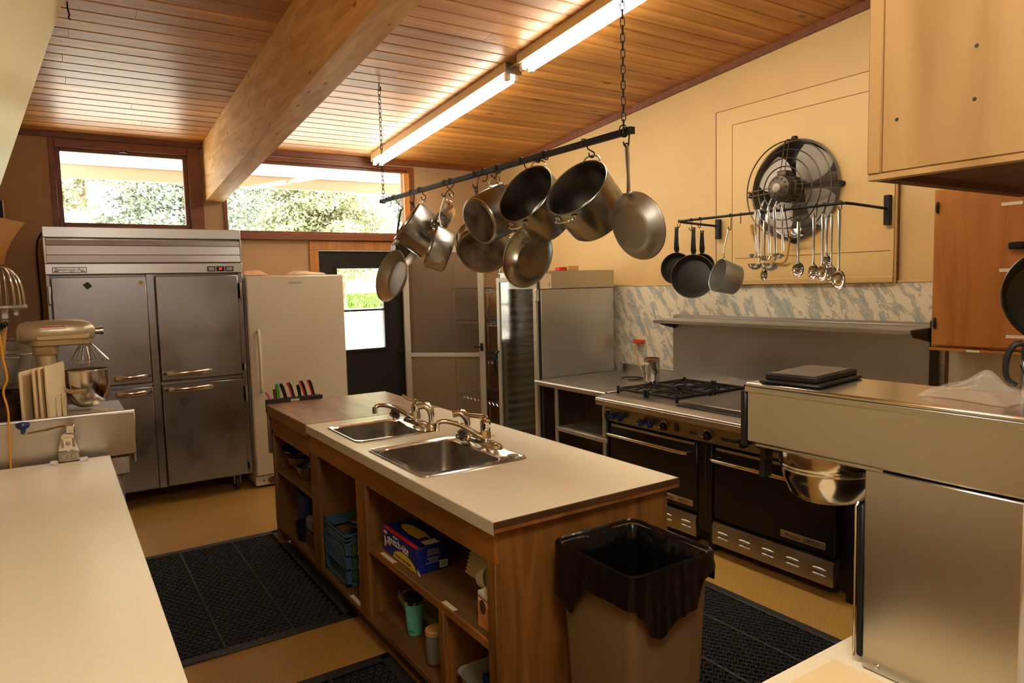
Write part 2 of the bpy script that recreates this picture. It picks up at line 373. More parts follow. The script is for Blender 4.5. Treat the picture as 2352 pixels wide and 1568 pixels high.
# ------------------------------------------------------------------ mesh helpers
class MB:
    def __init__(self):
        self.v = []; self.f = []
    def add(self, vs, fs, M=None):
        k = len(self.v)
        if M is not None:
            vs = [M @ Vector(p) for p in vs]
        self.v.extend([tuple(p) for p in vs])
        self.f.extend([tuple(i + k for i in f) for f in fs])
        return self
    def box(self, x0, x1, y0, y1, z0, z1, b=0.0015, M=None):
        x0, x1 = min(x0, x1), max(x0, x1); y0, y1 = min(y0, y1), max(y0, y1); z0, z1 = min(z0, z1), max(z0, z1)
        b = min(b, 0.45 * min(x1 - x0, y1 - y0, z1 - z0))
        if b <= 0:
            vs = [(x, y, z) for x in (x0, x1) for y in (y0, y1) for z in (z0, z1)]
            return self.add(vs, [(0, 1, 3, 2), (4, 6, 7, 5), (0, 4, 5, 1), (2, 3, 7, 6), (0, 2, 6, 4), (1, 5, 7, 3)], M)
        vs = []; I = {}
        for sx in (0, 1):
            for sy in (0, 1):
                for sz in (0, 1):
                    X = (x0, x1)[sx]; Y = (y0, y1)[sy]; Z = (z0, z1)[sz]
                    xi = X + (b if sx == 0 else -b); yi = Y + (b if sy == 0 else -b); zi = Z + (b if sz == 0 else -b)
                    for a, p in (('x', (X, yi, zi)), ('y', (xi, Y, zi)), ('z', (xi, yi, Z))):
                        I[(a, sx, sy, sz)] = len(vs); vs.append(p)
        fs = []
        for s in (0, 1):
            fs.append([I[('x', s, a, c)] for a, c in ((0, 0), (1, 0), (1, 1), (0, 1))])
            fs.append([I[('y', a, s, c)] for a, c in ((0, 0), (1, 0), (1, 1), (0, 1))])
            fs.append([I[('z', a, c, s)] for a, c in ((0, 0), (1, 0), (1, 1), (0, 1))])
        for p in (0, 1):
            for q in (0, 1):
                fs.append([I[('x', p, q, 0)], I[('x', p, q, 1)], I[('y', p, q, 1)], I[('y', p, q, 0)]])
                fs.append([I[('x', p, 0, q)], I[('x', p, 1, q)], I[('z', p, 1, q)], I[('z', p, 0, q)]])
                fs.append([I[('y', 0, p, q)], I[('y', 1, p, q)], I[('z', 1, p, q)], I[('z', 0, p, q)]])
        for sx in (0, 1):
            for sy in (0, 1):
                for sz in (0, 1):
                    fs.append([I[(a, sx, sy, sz)] for a in 'xyz'])
        return self.add(vs, fs, M)
    def prism(self, poly, axis, a0, a1, M=None):
        def P(u, w, a):
            return {0: (a, u, w), 1: (u, a, w), 2: (u, w, a)}[axis]
        n = len(poly)
        vs = [P(u, w, a0) for u, w in poly] + [P(u, w, a1) for u, w in poly]
        fs = [tuple(range(n)), tuple(range(2 * n - 1, n - 1, -1))] + [(i, (i + 1) % n, n + (i + 1) % n, n + i) for i in range(n)]
        return self.add(vs, fs, M)
    def lathe(self, prof, n=32, M=None, closed=False):
        vs = []; fs = []; rings = []
        for r, z in prof:
            if abs(r) < 1e-6:
                rings.append([len(vs)]); vs.append((0, 0, z))
            else:
                k = len(vs); rings.append(list(range(k, k + n)))
                vs += [(r * math.cos(2 * PI * i / n), r * math.sin(2 * PI * i / n), z) for i in range(n)]
        pairs = list(zip(rings, rings[1:]))
        if closed: pairs.append((rings[-1], rings[0]))
        for a, b in pairs:
            if len(a) == 1 and len(b) == 1: continue
            for i in range(n):
                j = (i + 1) % n
                if len(a) == 1: fs.append((a[0], b[i], b[j]))
                elif len(b) == 1: fs.append((a[i], b[0], a[j]))
                else: fs.append((a[i], b[i], b[j], a[j]))
        return self.add(vs, fs, M)
    def cyl(self, p0, p1, r0, r1=None, n=16, M=None):
        p0 = Vector(p0); p1 = Vector(p1); r1 = r0 if r1 is None else r1
        d = p1 - p0
        T = Matrix.Translation(p0) @ d.to_track_quat('Z', 'Y').to_matrix().to_4x4()
        if M is not None: T = M @ T
        return self.lathe([(0, 0), (r0, 0), (r1, d.length), (0, d.length)], n, T)
    def tube(self, pts, r, n=8, closed=False, M=None, flat=None, cr=0):
        pts = [Vector(p) for p in pts]; m = len(pts)
        if cr:                                                   # Catmull-Rom smoothing of the path
            rs = list(r) if isinstance(r, (list, tuple)) else [r] * m
            q = []; qr = []
            for i in range(m - 1):
                p0 = pts[i - 1] if i else pts[i] * 2 - pts[i + 1]
                p3 = pts[i + 2] if i + 2 < m else pts[i + 1] * 2 - pts[i]
                for k in range(cr):
                    t = k / cr
                    q.append(0.5 * ((2 * pts[i]) + (pts[i + 1] - p0) * t + (2 * p0 - 5 * pts[i] + 4 * pts[i + 1] - p3) * t * t + (3 * pts[i] - p0 - 3 * pts[i + 1] + p3) * t ** 3))
                    qr.append(rs[i] + (rs[i + 1] - rs[i]) * t)
            q.append(pts[-1]); qr.append(rs[-1])
            pts, r, m = q, qr, len(q)
        vs = []; fs = []; nrm = None
        for i in range(m):
            a = pts[i - 1] if (i > 0 or closed) else pts[i]
            b = pts[(i + 1) % m] if (i < m - 1 or closed) else pts[i]
            t = (b - a).normalized()
            if nrm is None:
                ref = Vector((0, 0, 1)) if abs(t.z) < 0.9 else Vector((1, 0, 0))
                nrm = (ref - t * ref.dot(t)).normalized()
            else:
                nrm = (nrm - t * nrm.dot(t))
                nrm = nrm.normalized() if nrm.length > 1e-6 else t.orthogonal().normalized()
            bi = t.cross(nrm)
            rr = r[i] if isinstance(r, (list, tuple)) else r
            for k in range(n):
                c, s = math.cos(2 * PI * k / n), math.sin(2 * PI * k / n)
                if flat: vs.append(pts[i] + nrm * c * rr * flat[0] + bi * s * rr * flat[1])
                else: vs.append(pts[i] + nrm * c * rr + bi * s * rr)
        for i in range(m if closed else m - 1):
            j = (i + 1) % m
            for k in range(n):
                q = (k + 1) % n
                fs.append((i * n + k, i * n + q, j * n + q, j * n + k))
        if not closed:
            fs.append(tuple(range(n))); fs.append(tuple(range((m - 1) * n, m * n)))
        return self.add(vs, fs, M)
    def torus(self, c, axis, Rr, r, n=36, k=8, a0=0, a1=2 * PI):
        T = Matrix.Translation(Vector(c)) @ Vector(axis).to_track_quat('Z', 'Y').to_matrix().to_4x4()
        full = abs(a1 - a0 - 2 * PI) < 1e-6
        pts = [T @ Vector((Rr * math.cos(a0 + (a1 - a0) * i / (n if full else n - 1)), Rr * math.sin(a0 + (a1 - a0) * i / (n if full else n - 1)), 0)) for i in range(n)]
        return self.tube(pts, r, k, closed=full)
    def loft(self, rings, close_ends=(False, False), M=None):
        n = len(rings[0]); vs = [p for r in rings for p in r]; fs = []
        for a in range(len(rings) - 1):
            for i in range(n):
                j = (i + 1) % n
                fs.append((a * n + i, a * n + j, (a + 1) * n + j, (a + 1) * n + i))
        if close_ends[0]: fs.append(tuple(range(n)))
        if close_ends[1]: fs.append(tuple(range((len(rings) - 1) * n, len(rings) * n)))
        return self.add(vs, fs, M)
    def sheet(self, rows, th=0.0, off=(0, 0, 1)):
        m = len(rows); n = len(rows[0]); vs = [tuple(p) for r in rows for p in r]
        fs = [(i * n + j, i * n + j + 1, (i + 1) * n + j + 1, (i + 1) * n + j) for i in range(m - 1) for j in range(n - 1)]
        if th:
            o = Vector(off) * th; k = len(vs)
            vs += [tuple(Vector(p) + o) for p in vs]
            fs += [tuple(q + k for q in f[::-1]) for f in fs]
            border = [j for j in range(n)] + [i * n + n - 1 for i in range(1, m)] + [(m - 1) * n + j for j in range(n - 2, -1, -1)] + [i * n for i in range(m - 2, 0, -1)]
            for a, b in zip(border, border[1:] + border[:1]):
                fs.append((a, b, b + k, a + k))
        return self.add(vs, fs)
    def mesh(self, name, m, origin=(0, 0, 0), smooth=True):
        me = bpy.data.meshes.new(name)
        o = Vector(origin)
        me.from_pydata([tuple(Vector(p) - o) for p in self.v], [], self.f)
        bm = bmesh.new(); bm.from_mesh(me)
        bmesh.ops.recalc_face_normals(bm, faces=bm.faces)
        bm.to_mesh(me); bm.free()
        if smooth:
            me.polygons.foreach_set('use_smooth', [True] * len(me.polygons))
            me.set_sharp_from_angle(angle=R(38))
        me.materials.append(MAT[m] if isinstance(m, str) else m)
        return me

def islands(mb):
    par = list(range(len(mb.v)))
    def find(a):
        while par[a] != a:
            par[a] = par[par[a]]; a = par[a]
        return a
    for f in mb.f:
        r0 = find(f[0])
        for q in f[1:]: par[find(q)] = r0
    grp = {}
    for f in mb.f: grp.setdefault(find(f[0]), []).append(f)
    out = []
    for fs in grp.values():
        used = sorted({q for f in fs for q in f}); idx = {q: i for i, q in enumerate(used)}
        m = MB(); m.v = [mb.v[q] for q in used]; m.f = [tuple(idx[q] for q in f) for f in fs]
        out.append(m)
    return out

def link(name, data, parent=None):
    o = bpy.data.objects.new(name, data)
    COL.objects.link(o)
    if parent is not None: o.parent = parent
    return o

def tag(o, label=None, cat=None, group=None, kind=None):
    if label: o['label'] = label
    if cat: o['category'] = cat
    if group: o['group'] = group
    if kind: o['kind'] = kind
    return o

def wloc(o):
    p = Vector((0, 0, 0))
    while o is not None:
        p += Vector(o.location); o = o.parent
    return p

def thing(name, label, cat, loc, group=None):
    o = link(name, None); o.location = loc; o.empty_display_size = 0.05
    return tag(o, label, cat, group)

def part(name, mb, m, parent, label=None, kind=None, smooth=True):
    # geometry is given in world coordinates
    o = link(name, mb.mesh(name, m, wloc(parent), smooth), parent)
    return tag(o, label, None, None, kind)

def parts(name, mb, m, parent, **k):
    # every loose piece of the mesh becomes a part of its own
    return [part(name, q, m, parent, **k) for q in islands(mb)]

def solo(name, mb, m, label, cat, loc, group=None, smooth=True):
    o = link(name, mb.mesh(name, m, loc, smooth)); o.location = loc
    return tag(o, label, cat, group)

def struct(name, mb, m, label=None, smooth=False):
    o = link(name, mb.mesh(name, m, (0, 0, 0), smooth))
    return tag(o, label, None, None, 'structure')

def copy_tree(o, loc, label=None):
    r = o.copy(); COL.objects.link(r); r.location = loc
    if label: r['label'] = label
    for ch in [c for c in o.children]:
        c = ch.copy(); COL.objects.link(c); c.parent = r
        for g in ch.children:
            d = g.copy(); COL.objects.link(d); d.parent = c
    return r

FACE_Y = Matrix.Rotation(R(90), 4, 'X')                        # reads from the camera side of a face turned to -Y
FACE_X = Matrix.Rotation(R(-90), 4, 'Z') @ FACE_Y              # for faces turned to -X
def text(name, body, size, m, parent, loc, face, sx=1.0, align='CENTER'):
    c = bpy.data.curves.new(name, 'FONT')
    c.body = body; c.size = size; c.align_x = align; c.align_y = 'CENTER'; c.extrude = 0.0004
    c.materials.append(MAT[m])
    tmp = bpy.data.objects.new(name, c)
    me = bpy.data.meshes.new_from_object(tmp)
    bpy.data.objects.remove(tmp); bpy.data.curves.remove(c)
    o = link(name, me, parent)
    o.matrix_local = Matrix.Translation(Vector(loc) - wloc(parent)) @ face @ Matrix.Diagonal((sx, 1, 1, 1))
    return o

def frame_of(c, n, up=(0, 0, 1)):
    n = Vector(n).normalized(); up = Vector(up)
    x = (up - n * up.dot(n)).normalized(); y = n.cross(x)
    return Matrix(((x.x, y.x, n.x, c[0]), (x.y, y.y, n.y, c[1]), (x.z, y.z, n.z, c[2]), (0, 0, 0, 1)))

def rrect(x0, x1, y0, y1, r, z, n=5):
    pts = []
    for cx, cy, a in ((x1 - r, y1 - r, 0), (x0 + r, y1 - r, 90), (x0 + r, y0 + r, 180), (x1 - r, y0 + r, 270)):
        for i in range(n + 1):
            t = R(a + 90 * i / n)
            pts.append((cx + r * math.cos(t), cy + r * math.sin(t), z))
    return pts

def wall_cells(a0, a1, b0, b1, holes):
    A = sorted({a0, a1, *[h[0] for h in holes], *[h[1] for h in holes]}); B = sorted({b0, b1, *[h[2] for h in holes], *[h[3] for h in holes]})
    A = [a for a in A if a0 <= a <= a1]; B = [b for b in B if b0 <= b <= b1]
    for i in range(len(A) - 1):
        for j in range(len(B) - 1):
            ca, cb = (A[i] + A[i + 1]) / 2, (B[j] + B[j + 1]) / 2
            if not any(h[0] < ca < h[1] and h[2] < cb < h[3] for h in holes):
                yield A[i], A[i + 1], B[j], B[j + 1]
# ------------------------------------------------------------------ room shell
XR, YB, XL, YF = 4.20, 6.65, -0.42, -1.3
KS = 0.0857
def cz(y): return 2.925 + KS * (YB - y)

struct('floor', MB().box(XL - .2, XR + .2, YF - .2, YB + .15, -.1, 0, 0), 'floor')
ceil_o = MB().prism([(YF - .2, cz(YF - .2) + .03), (YB + .95, cz(YB + .95) + .03), (YB + .95, cz(YB + .95) + .25), (YF - .2, cz(YF - .2) + .25)], 0, XL - .3, XR + .4)
ceiling = struct('ceiling', ceil_o, 'edge')
def plank(x0, x1, ya, yb):
    g = .003; c = .005; t = .022
    sec = [(ya + g, cz(ya + g) + t), (ya + g, cz(ya + g) + c), (ya + g + c, cz(ya + g + c)), (yb - g - c, cz(yb - g - c)), (yb - g, cz(yb - g) + c), (yb - g, cz(yb - g) + t)]
    me = MB().prism(sec, 0, -(x1 - x0) / 2 + .001, (x1 - x0) / 2 - .001)
    o = link('plank', me.mesh('plank', 'plank', (0, (ya + yb) / 2, cz((ya + yb) / 2)), False), ceiling)
    o.location = ((x0 + x1) / 2, (ya + yb) / 2, cz((ya + yb) / 2))
    return o
y = YB
pitch = .1275
row = 0
while y > YF + .05:
    ya = max(YF, y - pitch)
    j1 = [random.uniform(.1, .95)] if (row % 3 == 0 and y > 1.5) else []
    j2 = [random.uniform(1.9, 3.9)] if (row % 3 == 1 and y > 1.5) else []
    for a, b, js in ((XL, 1.157, j1), (1.307, XR, j2)):
        cuts = [a] + js + [b]
        for p, q in zip(cuts, cuts[1:]):
            plank(p, q, ya, y)
    y -= pitch; row += 1

# back wall with two clerestory windows and a door
W1 = (.03, 1.142, 2.165, 2.885); W2 = (1.312, 3.175, 2.11, 2.862); D1 = (2.14, 3.02, 0.0, 2.012)
mb = MB()
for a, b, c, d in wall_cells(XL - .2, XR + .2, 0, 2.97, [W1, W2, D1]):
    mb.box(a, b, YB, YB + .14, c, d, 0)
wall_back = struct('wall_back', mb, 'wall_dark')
# right wall with a square opening behind the fan
FY, FZ, FR = 2.885, 2.222, .318
mb = MB()
for a, b, c, d in wall_cells(YF - .2, YB + .14, 0, 3.65, [(FY - .34, FY + .34, FZ - .34, FZ + .34)]):
    mb.box(XR, XR + .12, a, b, c, d, 0)
struct('wall_right', mb, 'wall')
struct('wall_left', MB().box(XL - .12, XL, YF - .2, YB, 0, 3.65, 0), 'wall')
struct('wall_front', MB().box(XL - .2, XR + .2, YF - .14, YF, 0, 3.9, 0), 'wall')
# dark cornice strips where ceiling meets the walls
struct('trim_1', MB().prism([(YF, cz(YF) - .05), (YB, cz(YB) - .05), (YB, cz(YB)), (YF, cz(YF))], 0, XR - .022, XR), 'trim')
struct('trim_2', MB().box(XL, 1.155, YB - .02, YB, 2.885, 2.928, .002).box(1.31, XR, YB - .02, YB, 2.875, 2.928, .002), 'trim')
# marble pattern wall panel
struct('wall_panel', MB().box(XR - .012, XR, 1.924, 5.6, 0, 1.603, .001), 'marble')
struct('wall_panel', MB().box(XR - .012, XR, -.6, 1.923, 0, 1.603, .001), 'white_plastic')
struct('trim_3', MB().box(XR - .016, XR, -.6, 5.6, 1.600, 1.612, .001), 'panel')
struct('trim_4', MB().box(XR - .018, XR, 1.915, 1.933, .0, 1.26, .001), 'brown_trim')

# beam
def bz(y): return 2.43 + .0875 * (YB - y)
beam = MB().prism([(YF, bz(YF)), (YB - .002, bz(YB)), (YB - .002, cz(YB) + .03), (YF, cz(YF) + .03)], 0, 1.157, 1.307)
struct('ceiling_beam', beam, 'beam')

# windows
def window(n, hole, gx0, gx1, gz0, gz1, fr, sash=True):
    x0, x1, z0, z1 = hole
    root = link('window_%d' % n, None); root.location = ((x0 + x1) / 2, YB, z0)
    tag(root, kind='structure')
    yo, yi = YB - .015, YB + .10
    f = MB()
    iw = (gx0 - .035, gx1 + .035, gz0 - .03, gz1 + .03)
    f.box(x0, iw[0], yo, yi, z0, z1, .003).box(iw[1], x1, yo, yi, z0, z1, .003).box(iw[0], iw[1], yo, yi, iw[3], z1, .003).box(iw[0], iw[1], yo, yi, z0, iw[2], .003)
    part('frame', f, fr, root)
    s = MB()
    s.box(iw[0], gx0, YB + .02, YB + .07, iw[2], iw[3], .003).box(gx1, iw[1], YB + .02, YB + .07, iw[2], iw[3], .003)
    s.box(gx0, gx1, YB + .02, YB + .07, gz1, iw[3], .003).box(gx0, gx1, YB + .02, YB + .07, iw[2], gz0, .003)
    part('sash', s, fr, root)
    part('pane', MB().box(gx0, gx1, YB + .042, YB + .046, gz0, gz1, 0), 'glass', root)
    return root
w1 = window(1, W1, .105, 1.0, 2.225, 2.787, 'trim')
part('latch', MB().box(.52, .58, YB - .03, YB - .012, 2.80, 2.815, .003).box(.54, .56, YB - .045, YB - .012, 2.803, 2.812, .002), 'iron', w1)
w2 = window(2, W2, 1.345, 3.06, 2.19, 2.80, 'trim')
part('side_jamb', MB().box(3.062, 3.12, YB - .02, YB + .02, 2.16, 2.80, .003), 'trim_light', w2)
part('sill', MB().box(1.30, 3.19, YB - .05, YB + .02, 2.105, 2.165, .004), 'trim', w2)
part('loose_strip', MB().box(2.05, 2.95, YB - .03, YB + .01, 2.165, 2.18, .003), 'trim', w2)

# back door with a two-light window, casing
door = link('door_1', None); door.location = (2.58, YB, 0); tag(door, kind='structure')
GX0, GX1, GZ0, GZ1 = 2.325, 2.80, 1.03, 1.835
mb = MB()
for a, b, c, d in wall_cells(2.145, 3.015, .01, 2.008, [(GX0, GX1, GZ0, GZ1)]):
    mb.box(a, b, YB + .02, YB + .062, c, d, 0)
part('leaf', mb, 'black', door, smooth=False)
part('glazing_bar', MB().box(GX0, GX1, YB + .012, YB + .06, 1.408, 1.428, .003), 'black', door)
gb = MB()
for a, b, c, d in ((GX0 - .03, GX0, GZ0 - .03, GZ1 + .03), (GX1, GX1 + .03, GZ0 - .03, GZ1 + .03), (GX0, GX1, GZ1, GZ1 + .03), (GX0, GX1, GZ0 - .03, GZ0)):
    gb.box(a, b, YB + .008, YB + .03, c, d, .003)
part('glazing_bead', gb, 'black', door)
part('pane', MB().box(GX0, GX1, YB + .038, YB + .042, 1.428, GZ1, 0), 'glass', door)
part('pane', MB().box(GX0, GX1, YB + .038, YB + .042, GZ0, 1.408, 0), 'glass', door)
part('knob', MB().lathe([(0, 0), (.012, 0), (.012, .03), (.028, .045), (.026, .065), (0, .072)], 20, frame_of((2.95, YB + .02, .98), (0, -1, 0))), 'iron', door)
struct('trim_5', MB().box(2.055, 3.11, YB - .022, YB, 2.012, 2.102, .003), 'trim_light', smooth=True)
struct('trim_6', MB().box(2.055, 2.14, YB - .022, YB, 0, 2.012, .003), 'trim_light', smooth=True)
struct('trim_7', MB().box(3.02, 3.11, YB - .022, YB, 0, 2.012, .003), 'trim_light', smooth=True)

# screen door, standing open into the room
sd = thing('screen_door', 'open screen door with pale metal frame and perforated lower guard', 'screen door', (2.98, 6.556, 0))
ang = math.atan2(-.622, .575)
SW = .85
sd.rotation_euler = (0, 0, ang)
def sd_part(name, mb, m, parent=None, **k):
    o = link(name, mb.mesh(name, m, (0, 0, 0), k.get('smooth', True)), parent or sd)
    return o
sd_part('stile', MB().box(0, .06, -.014, .014, .02, 2.03, .003), 'grey_alu')
sd_part('stile', MB().box(SW - .06, SW, -.014, .014, .02, 2.03, .003), 'grey_alu')
sd_part('top_rail', MB().box(.06, SW - .06, -.014, .014, 1.97, 2.03, .003), 'grey_alu')
sd_part('middle_rail', MB().box(.06, SW - .06, -.014, .014, .925, .967, .003), 'grey_alu')
sd_part('bottom_rail', MB().box(.06, SW - .06, -.014, .014, .02, .12, .003), 'grey_alu')
sd_part('screen', MB().box(.06, SW - .06, -.002, .002, .967, 1.97, 0), 'screen', smooth=False)
sd_part('perforated_guard', MB().sheet([[(.06, -.004, .12), (SW - .06, -.004, .12)], [(.06, -.004, .925), (SW - .06, -.004, .925)]]), 'perforated', smooth=False)
sd_part('handle', MB().box(SW - .05, SW - .02, -.022, -.013, .985, 1.065, .003).tube([(SW - .035, -.02, 1.03), (SW - .035, -.055, 1.03), (SW - .10, -.06, 1.03)], .008), 'black_plastic')

# ------------------------------------------------------------------ outside
ground = MB()
rows = []
for j in range(46):
    yy = YB + .15 + j * .9
    zz = -.12 + max(0, (yy - 8.5)) * .075
    rows.append([(-14 + i * 2.0, yy, zz + .04 * math.sin(i * 1.7 + j * .8)) for i in range(24)])
ground.sheet(rows, .05, (0, 0, -1))
struct('ground', ground, 'snow', smooth=True)
def lawn(y0, y1, x0, x1, label):
    m = MB(); n = 0
    rr = random.Random(int(y0 * 10))
    for _ in range(16000):
        xx = rr.uniform(x0, x1); yy = rr.uniform(y0, y1)
        zz = -.12 + max(0, (yy - 8.5)) * .075 + .03
        h = rr.uniform(.10, .22); a = rr.uniform(0, PI); w = .06
        m.add([(xx - w * math.cos(a), yy - w * math.sin(a), zz), (xx + w * math.cos(a), yy + w * math.sin(a), zz), (xx + rr.uniform(-.05, .05), yy + rr.uniform(-.05, .05), zz + h)], [(0, 1, 2)])
    o = link('lawn_grass', m.mesh('lawn_grass', 'grass', (0, 0, 0), False)); tag(o, label, 'grass', None, 'stuff')
lawn(22.4, 26.6, 7.0, 12.0, 'nearer strip of green grass seen through the back door window')
lawn(37.0, 41.5, 12.0, 20.0, 'farther strip of green grass below the white fence outside')
# fence
fence = thing('board_fence', 'pale board fence at the far edge of the lawn outside', 'fence', (16.0, 42.5, 2.35))
me = None
for i in range(26):
    if me is None:
        me = MB().box(-.13, .13, -.012, .012, 0, 1.0, .004).mesh('board', 'white_paint', (0, 0, 0))
    o = link('board', me, fence); o.location = (-3.6 + i * .29, 0, 0)
parts('rail', MB().box(12.3, 19.8, 42.52, 42.56, 2.6, 2.7, .004).box(12.3, 19.8, 42.52, 42.56, 3.1, 3.2, .004), 'white_paint', fence)
# eave
for i in range(7):
    ya = YB + .145 + i * .118
    struct('soffit_board', MB().prism([(ya, cz(ya) - .005), (ya + .112, cz(ya + .112) - .005), (ya + .112, cz(ya + .112) + .029), (ya, cz(ya) + .029)], 0, -3.2, 6.8), 'soffit')
struct('fascia_board', MB().box(-3.2, 6.8, YB + .975, YB + 1.01, 2.715, 2.99, .003), 'fascia')
# trees
def conifer(x, yv, z, h, w, m, label, seed, n=5200):
    rr = random.Random(seed)
    t = thing('conifer', label, 'tree', (x, yv, z), 'conifers behind the kitchen')
    part('trunk', MB().cyl((x, yv, z), (x, yv, z + h * .93), .16, .03, 10), 'bark', t)
    f = MB()
    b = MB()
    for i in range(110):
        k = rr.uniform(.22, .97); a = rr.uniform(0, 2 * PI); rad = w * min(1, 1.5 * (1 - k)) ** .8 + .10
        zz = z + h * k
        tip = (x + rad * math.cos(a), yv + rad * math.sin(a), zz - .18 * rad)
        b.tube([(x, yv, zz + .05), tip], [.03, .008], 4)
        for _ in range(n // 110):
            s = rr.uniform(.12, 1.0)
            p = Vector((x + (tip[0] - x) * s, yv + (tip[1] - yv) * s, zz - .18 * rad * s)) + Vector((rr.gauss(0, .14), rr.gauss(0, .14), rr.gauss(-.05, .10)))
            d = Vector((rr.gauss(0, 1), rr.gauss(0, 1), rr.gauss(-.3, .6))).normalized()
            e = d.cross(Vector((rr.gauss(0, 1), rr.gauss(0, 1), rr.gauss(0, 1)))).normalized()
            l = rr.uniform(.05, .115)
            f.add([p - e * l * .34, p + e * l * .34, p + d * l], [(0, 1, 2)])
    part('branch', b, 'bark', t, kind='stuff')
    part('needles', f, m, t, kind='stuff', smooth=False)
for i, (tx, ty, th, tw, tm, lab) in enumerate((
        (-.9, 16.0, 8.0, 1.3, 'leaf_a', 'conifer at the left edge of the left clerestory window, near row'),
        (2.25, 16.2, 8.2, 1.3, 'leaf_b', 'bluish conifer behind the right half of the left clerestory window, near row'),
        (5.3, 15.6, 7.8, 1.3, 'leaf_a', 'pale conifer in the left half of the wide clerestory window, near row'),
        (8.5, 16.6, 6.2, 1.3, 'leaf_b', 'shorter bluish conifer at the right end of the wide clerestory window'),
        (.75, 21.5, 9.6, 1.5, 'leaf_a', 'farther conifer in the middle of the left clerestory window'),
        (4.3, 21.8, 9.4, 1.5, 'leaf_b', 'farther bluish conifer just right of the ceiling beam'),
        (7.8, 22.0, 9.0, 1.5, 'leaf_a', 'farther pale conifer in the right half of the wide clerestory window'))):
    conifer(tx, ty, -.12 + (ty - 8.5) * .075, th, tw, tm, lab, i + 1, 80000)
# ------------------------------------------------------------------ reach-in refrigerator
FYf = 5.94
fr = thing('reach_in_refrigerator', 'tall stainless four-door reach-in refrigerator under the left window', 'refrigerator', (.62, 6.28, 0))
bd = MB().box(-.047, 1.283, FYf + .06, 6.6, .13, 2.13, .006)
part('body', bd, 'steel_fridge', fr)
parts('face_frame', MB().box(-.047, .012 - .035, FYf + .01, FYf + .06, .13, 1.79, .003).box(1.243, 1.283, FYf + .01, FYf + .06, .13, 1.79, .003).box(.585, .64, FYf + .01, FYf + .06, .13, 1.79, .003).box(-.022, 1.243, FYf + .02, FYf + .06, .935, .965, .002).box(-.022, 1.243, FYf + .02, FYf + .06, .13, .142, .001), 'steel_fridge', fr)
part('top_panel', MB().box(-.047, 1.283, FYf - .012, FYf + .06, 2.055, 2.132, .004), 'steel_h', fr)
for z0, z1 in ((2.002, 2.038), (1.934, 1.998), (1.878, 1.930)):
    part('louver', MB().prism([(FYf - .006, z1), (FYf + .04, z1 + .004), (FYf + .04, z0 + .002), (FYf - .016, z0)], 0, -.03, 1.27), 'steel_h', fr)
parts('louver_surround', MB().box(-.047, -.031, FYf - .012, FYf + .06, 1.87, 2.055, .002).box(1.271, 1.283, FYf - .012, FYf + .06, 1.87, 2.055, .002).box(-.03, 1.27, FYf + .041, FYf + .06, 1.87, 2.055, .001), 'steel_dark', fr)
part('control_band', MB().box(-.047, 1.283, FYf - .014, FYf + .06, 1.792, 1.868, .003), 'steel_h', fr)
pl = part('name_plate', MB().box(-.004, .205, FYf - .018, FYf - .0145, 1.803, 1.843, .001), 'black_print', fr)
part('plate_face', MB().box(.0, .201, FYf - .0195, FYf - .0182, 1.807, 1.839, .0005), 'steel_h', pl)
text('lettering', 'Beverage-Air', .034, 'black_print', pl, (.1, FYf - .0202, 1.825), FACE_Y, 1.0)
parts('underline', MB().box(.006, .034, FYf - .0205, FYf - .0195, 1.811, 1.8155, 0).box(.165, .195, FYf - .0205, FYf - .0195, 1.811, 1.8155, 0), 'black_print', pl)
for i, x in enumerate((1.018, 1.085, 1.152)):
    q = part('display_box', MB().box(x, x + .06, FYf - .02, FYf - .0145, 1.803, 1.843, .001), 'black_plastic', fr)
    if i == 1:
        text('lettering', '37', .026, 'red_led', q, (x + .03, FYf - .0206, 1.823), FACE_Y)
    else:
        part('rocker', MB().box(x + .008, x + .052, FYf - .0225, FYf - .0202, 1.809, 1.837, .001), 'steel_dark', q)
def fridge_door(x0, x1, z0, z1, hx0, hx1, hz, lockx, hinge_x, side):
    d = part('door', MB().box(x0, x1, FYf - .035, FYf + .018, z0, z1, .006), 'steel_fridge', fr)
    ph = [(hx0 + (hx1 - hx0) * t, FYf - .037 - .045 * math.sin(PI * min(1, t * 1.02)) ** .5, hz + .006 * math.sin(PI * t)) for t in [i / 14 for i in range(15)]]
    part('handle', MB().tube(ph, .017, 8, flat=(1.0, .35)), 'chrome_soft', d)
    part('lock', MB().cyl((lockx, FYf - .036, hz + .005), (lockx, FYf - .046, hz + .005), .012, n=14), 'chrome', d)
    parts('hinge', MB().box(hinge_x - .009, hinge_x + .009, FYf - .05, FYf + .02, z1 - .19, z1 - .06, .003).box(hinge_x - .009, hinge_x + .009, FYf - .05, FYf + .02, z0 + .03, z0 + .09, .003), 'steel_dark', d)
    return d
fridge_door(-.018, .582, .968, 1.772, .33, .548, 1.016, .562, -.03, -1)
fridge_door(.642, 1.238, .968, 1.772, .69, 1.005, 1.018, .668, 1.255, 1)
fridge_door(-.018, .582, .145, .935, .33, .548, .893, .562, -.03, -1)
fridge_door(.642, 1.238, .145, .935, .69, 1.005, .893, .668, 1.255, 1)
for x in (.06, 1.17):
    for yv in (6.03, 6.5):
        c = part('caster', MB().cyl((x - .015, yv, .062), (x + .015, yv, .062), .062, n=24), 'rubber', fr)
        parts('fork', MB().box(x - .028, x - .018, yv - .02, yv + .02, .05, .128, .002).box(x + .018, x + .028, yv - .02, yv + .02, .05, .128, .002).box(x - .045, x + .045, yv - .045, yv + .045, .122, .13, .002), 'galv', c)
solo('magnet', MB().prism([(.172, 1.716), (.206, 1.737), (.232, 1.703), (.198, 1.682)], 1, FYf - .041, FYf - .0355), 'black_print', 'small dark square magnet on the upper left refrigerator door', 'magnet', (.2, FYf - .038, 1.71))
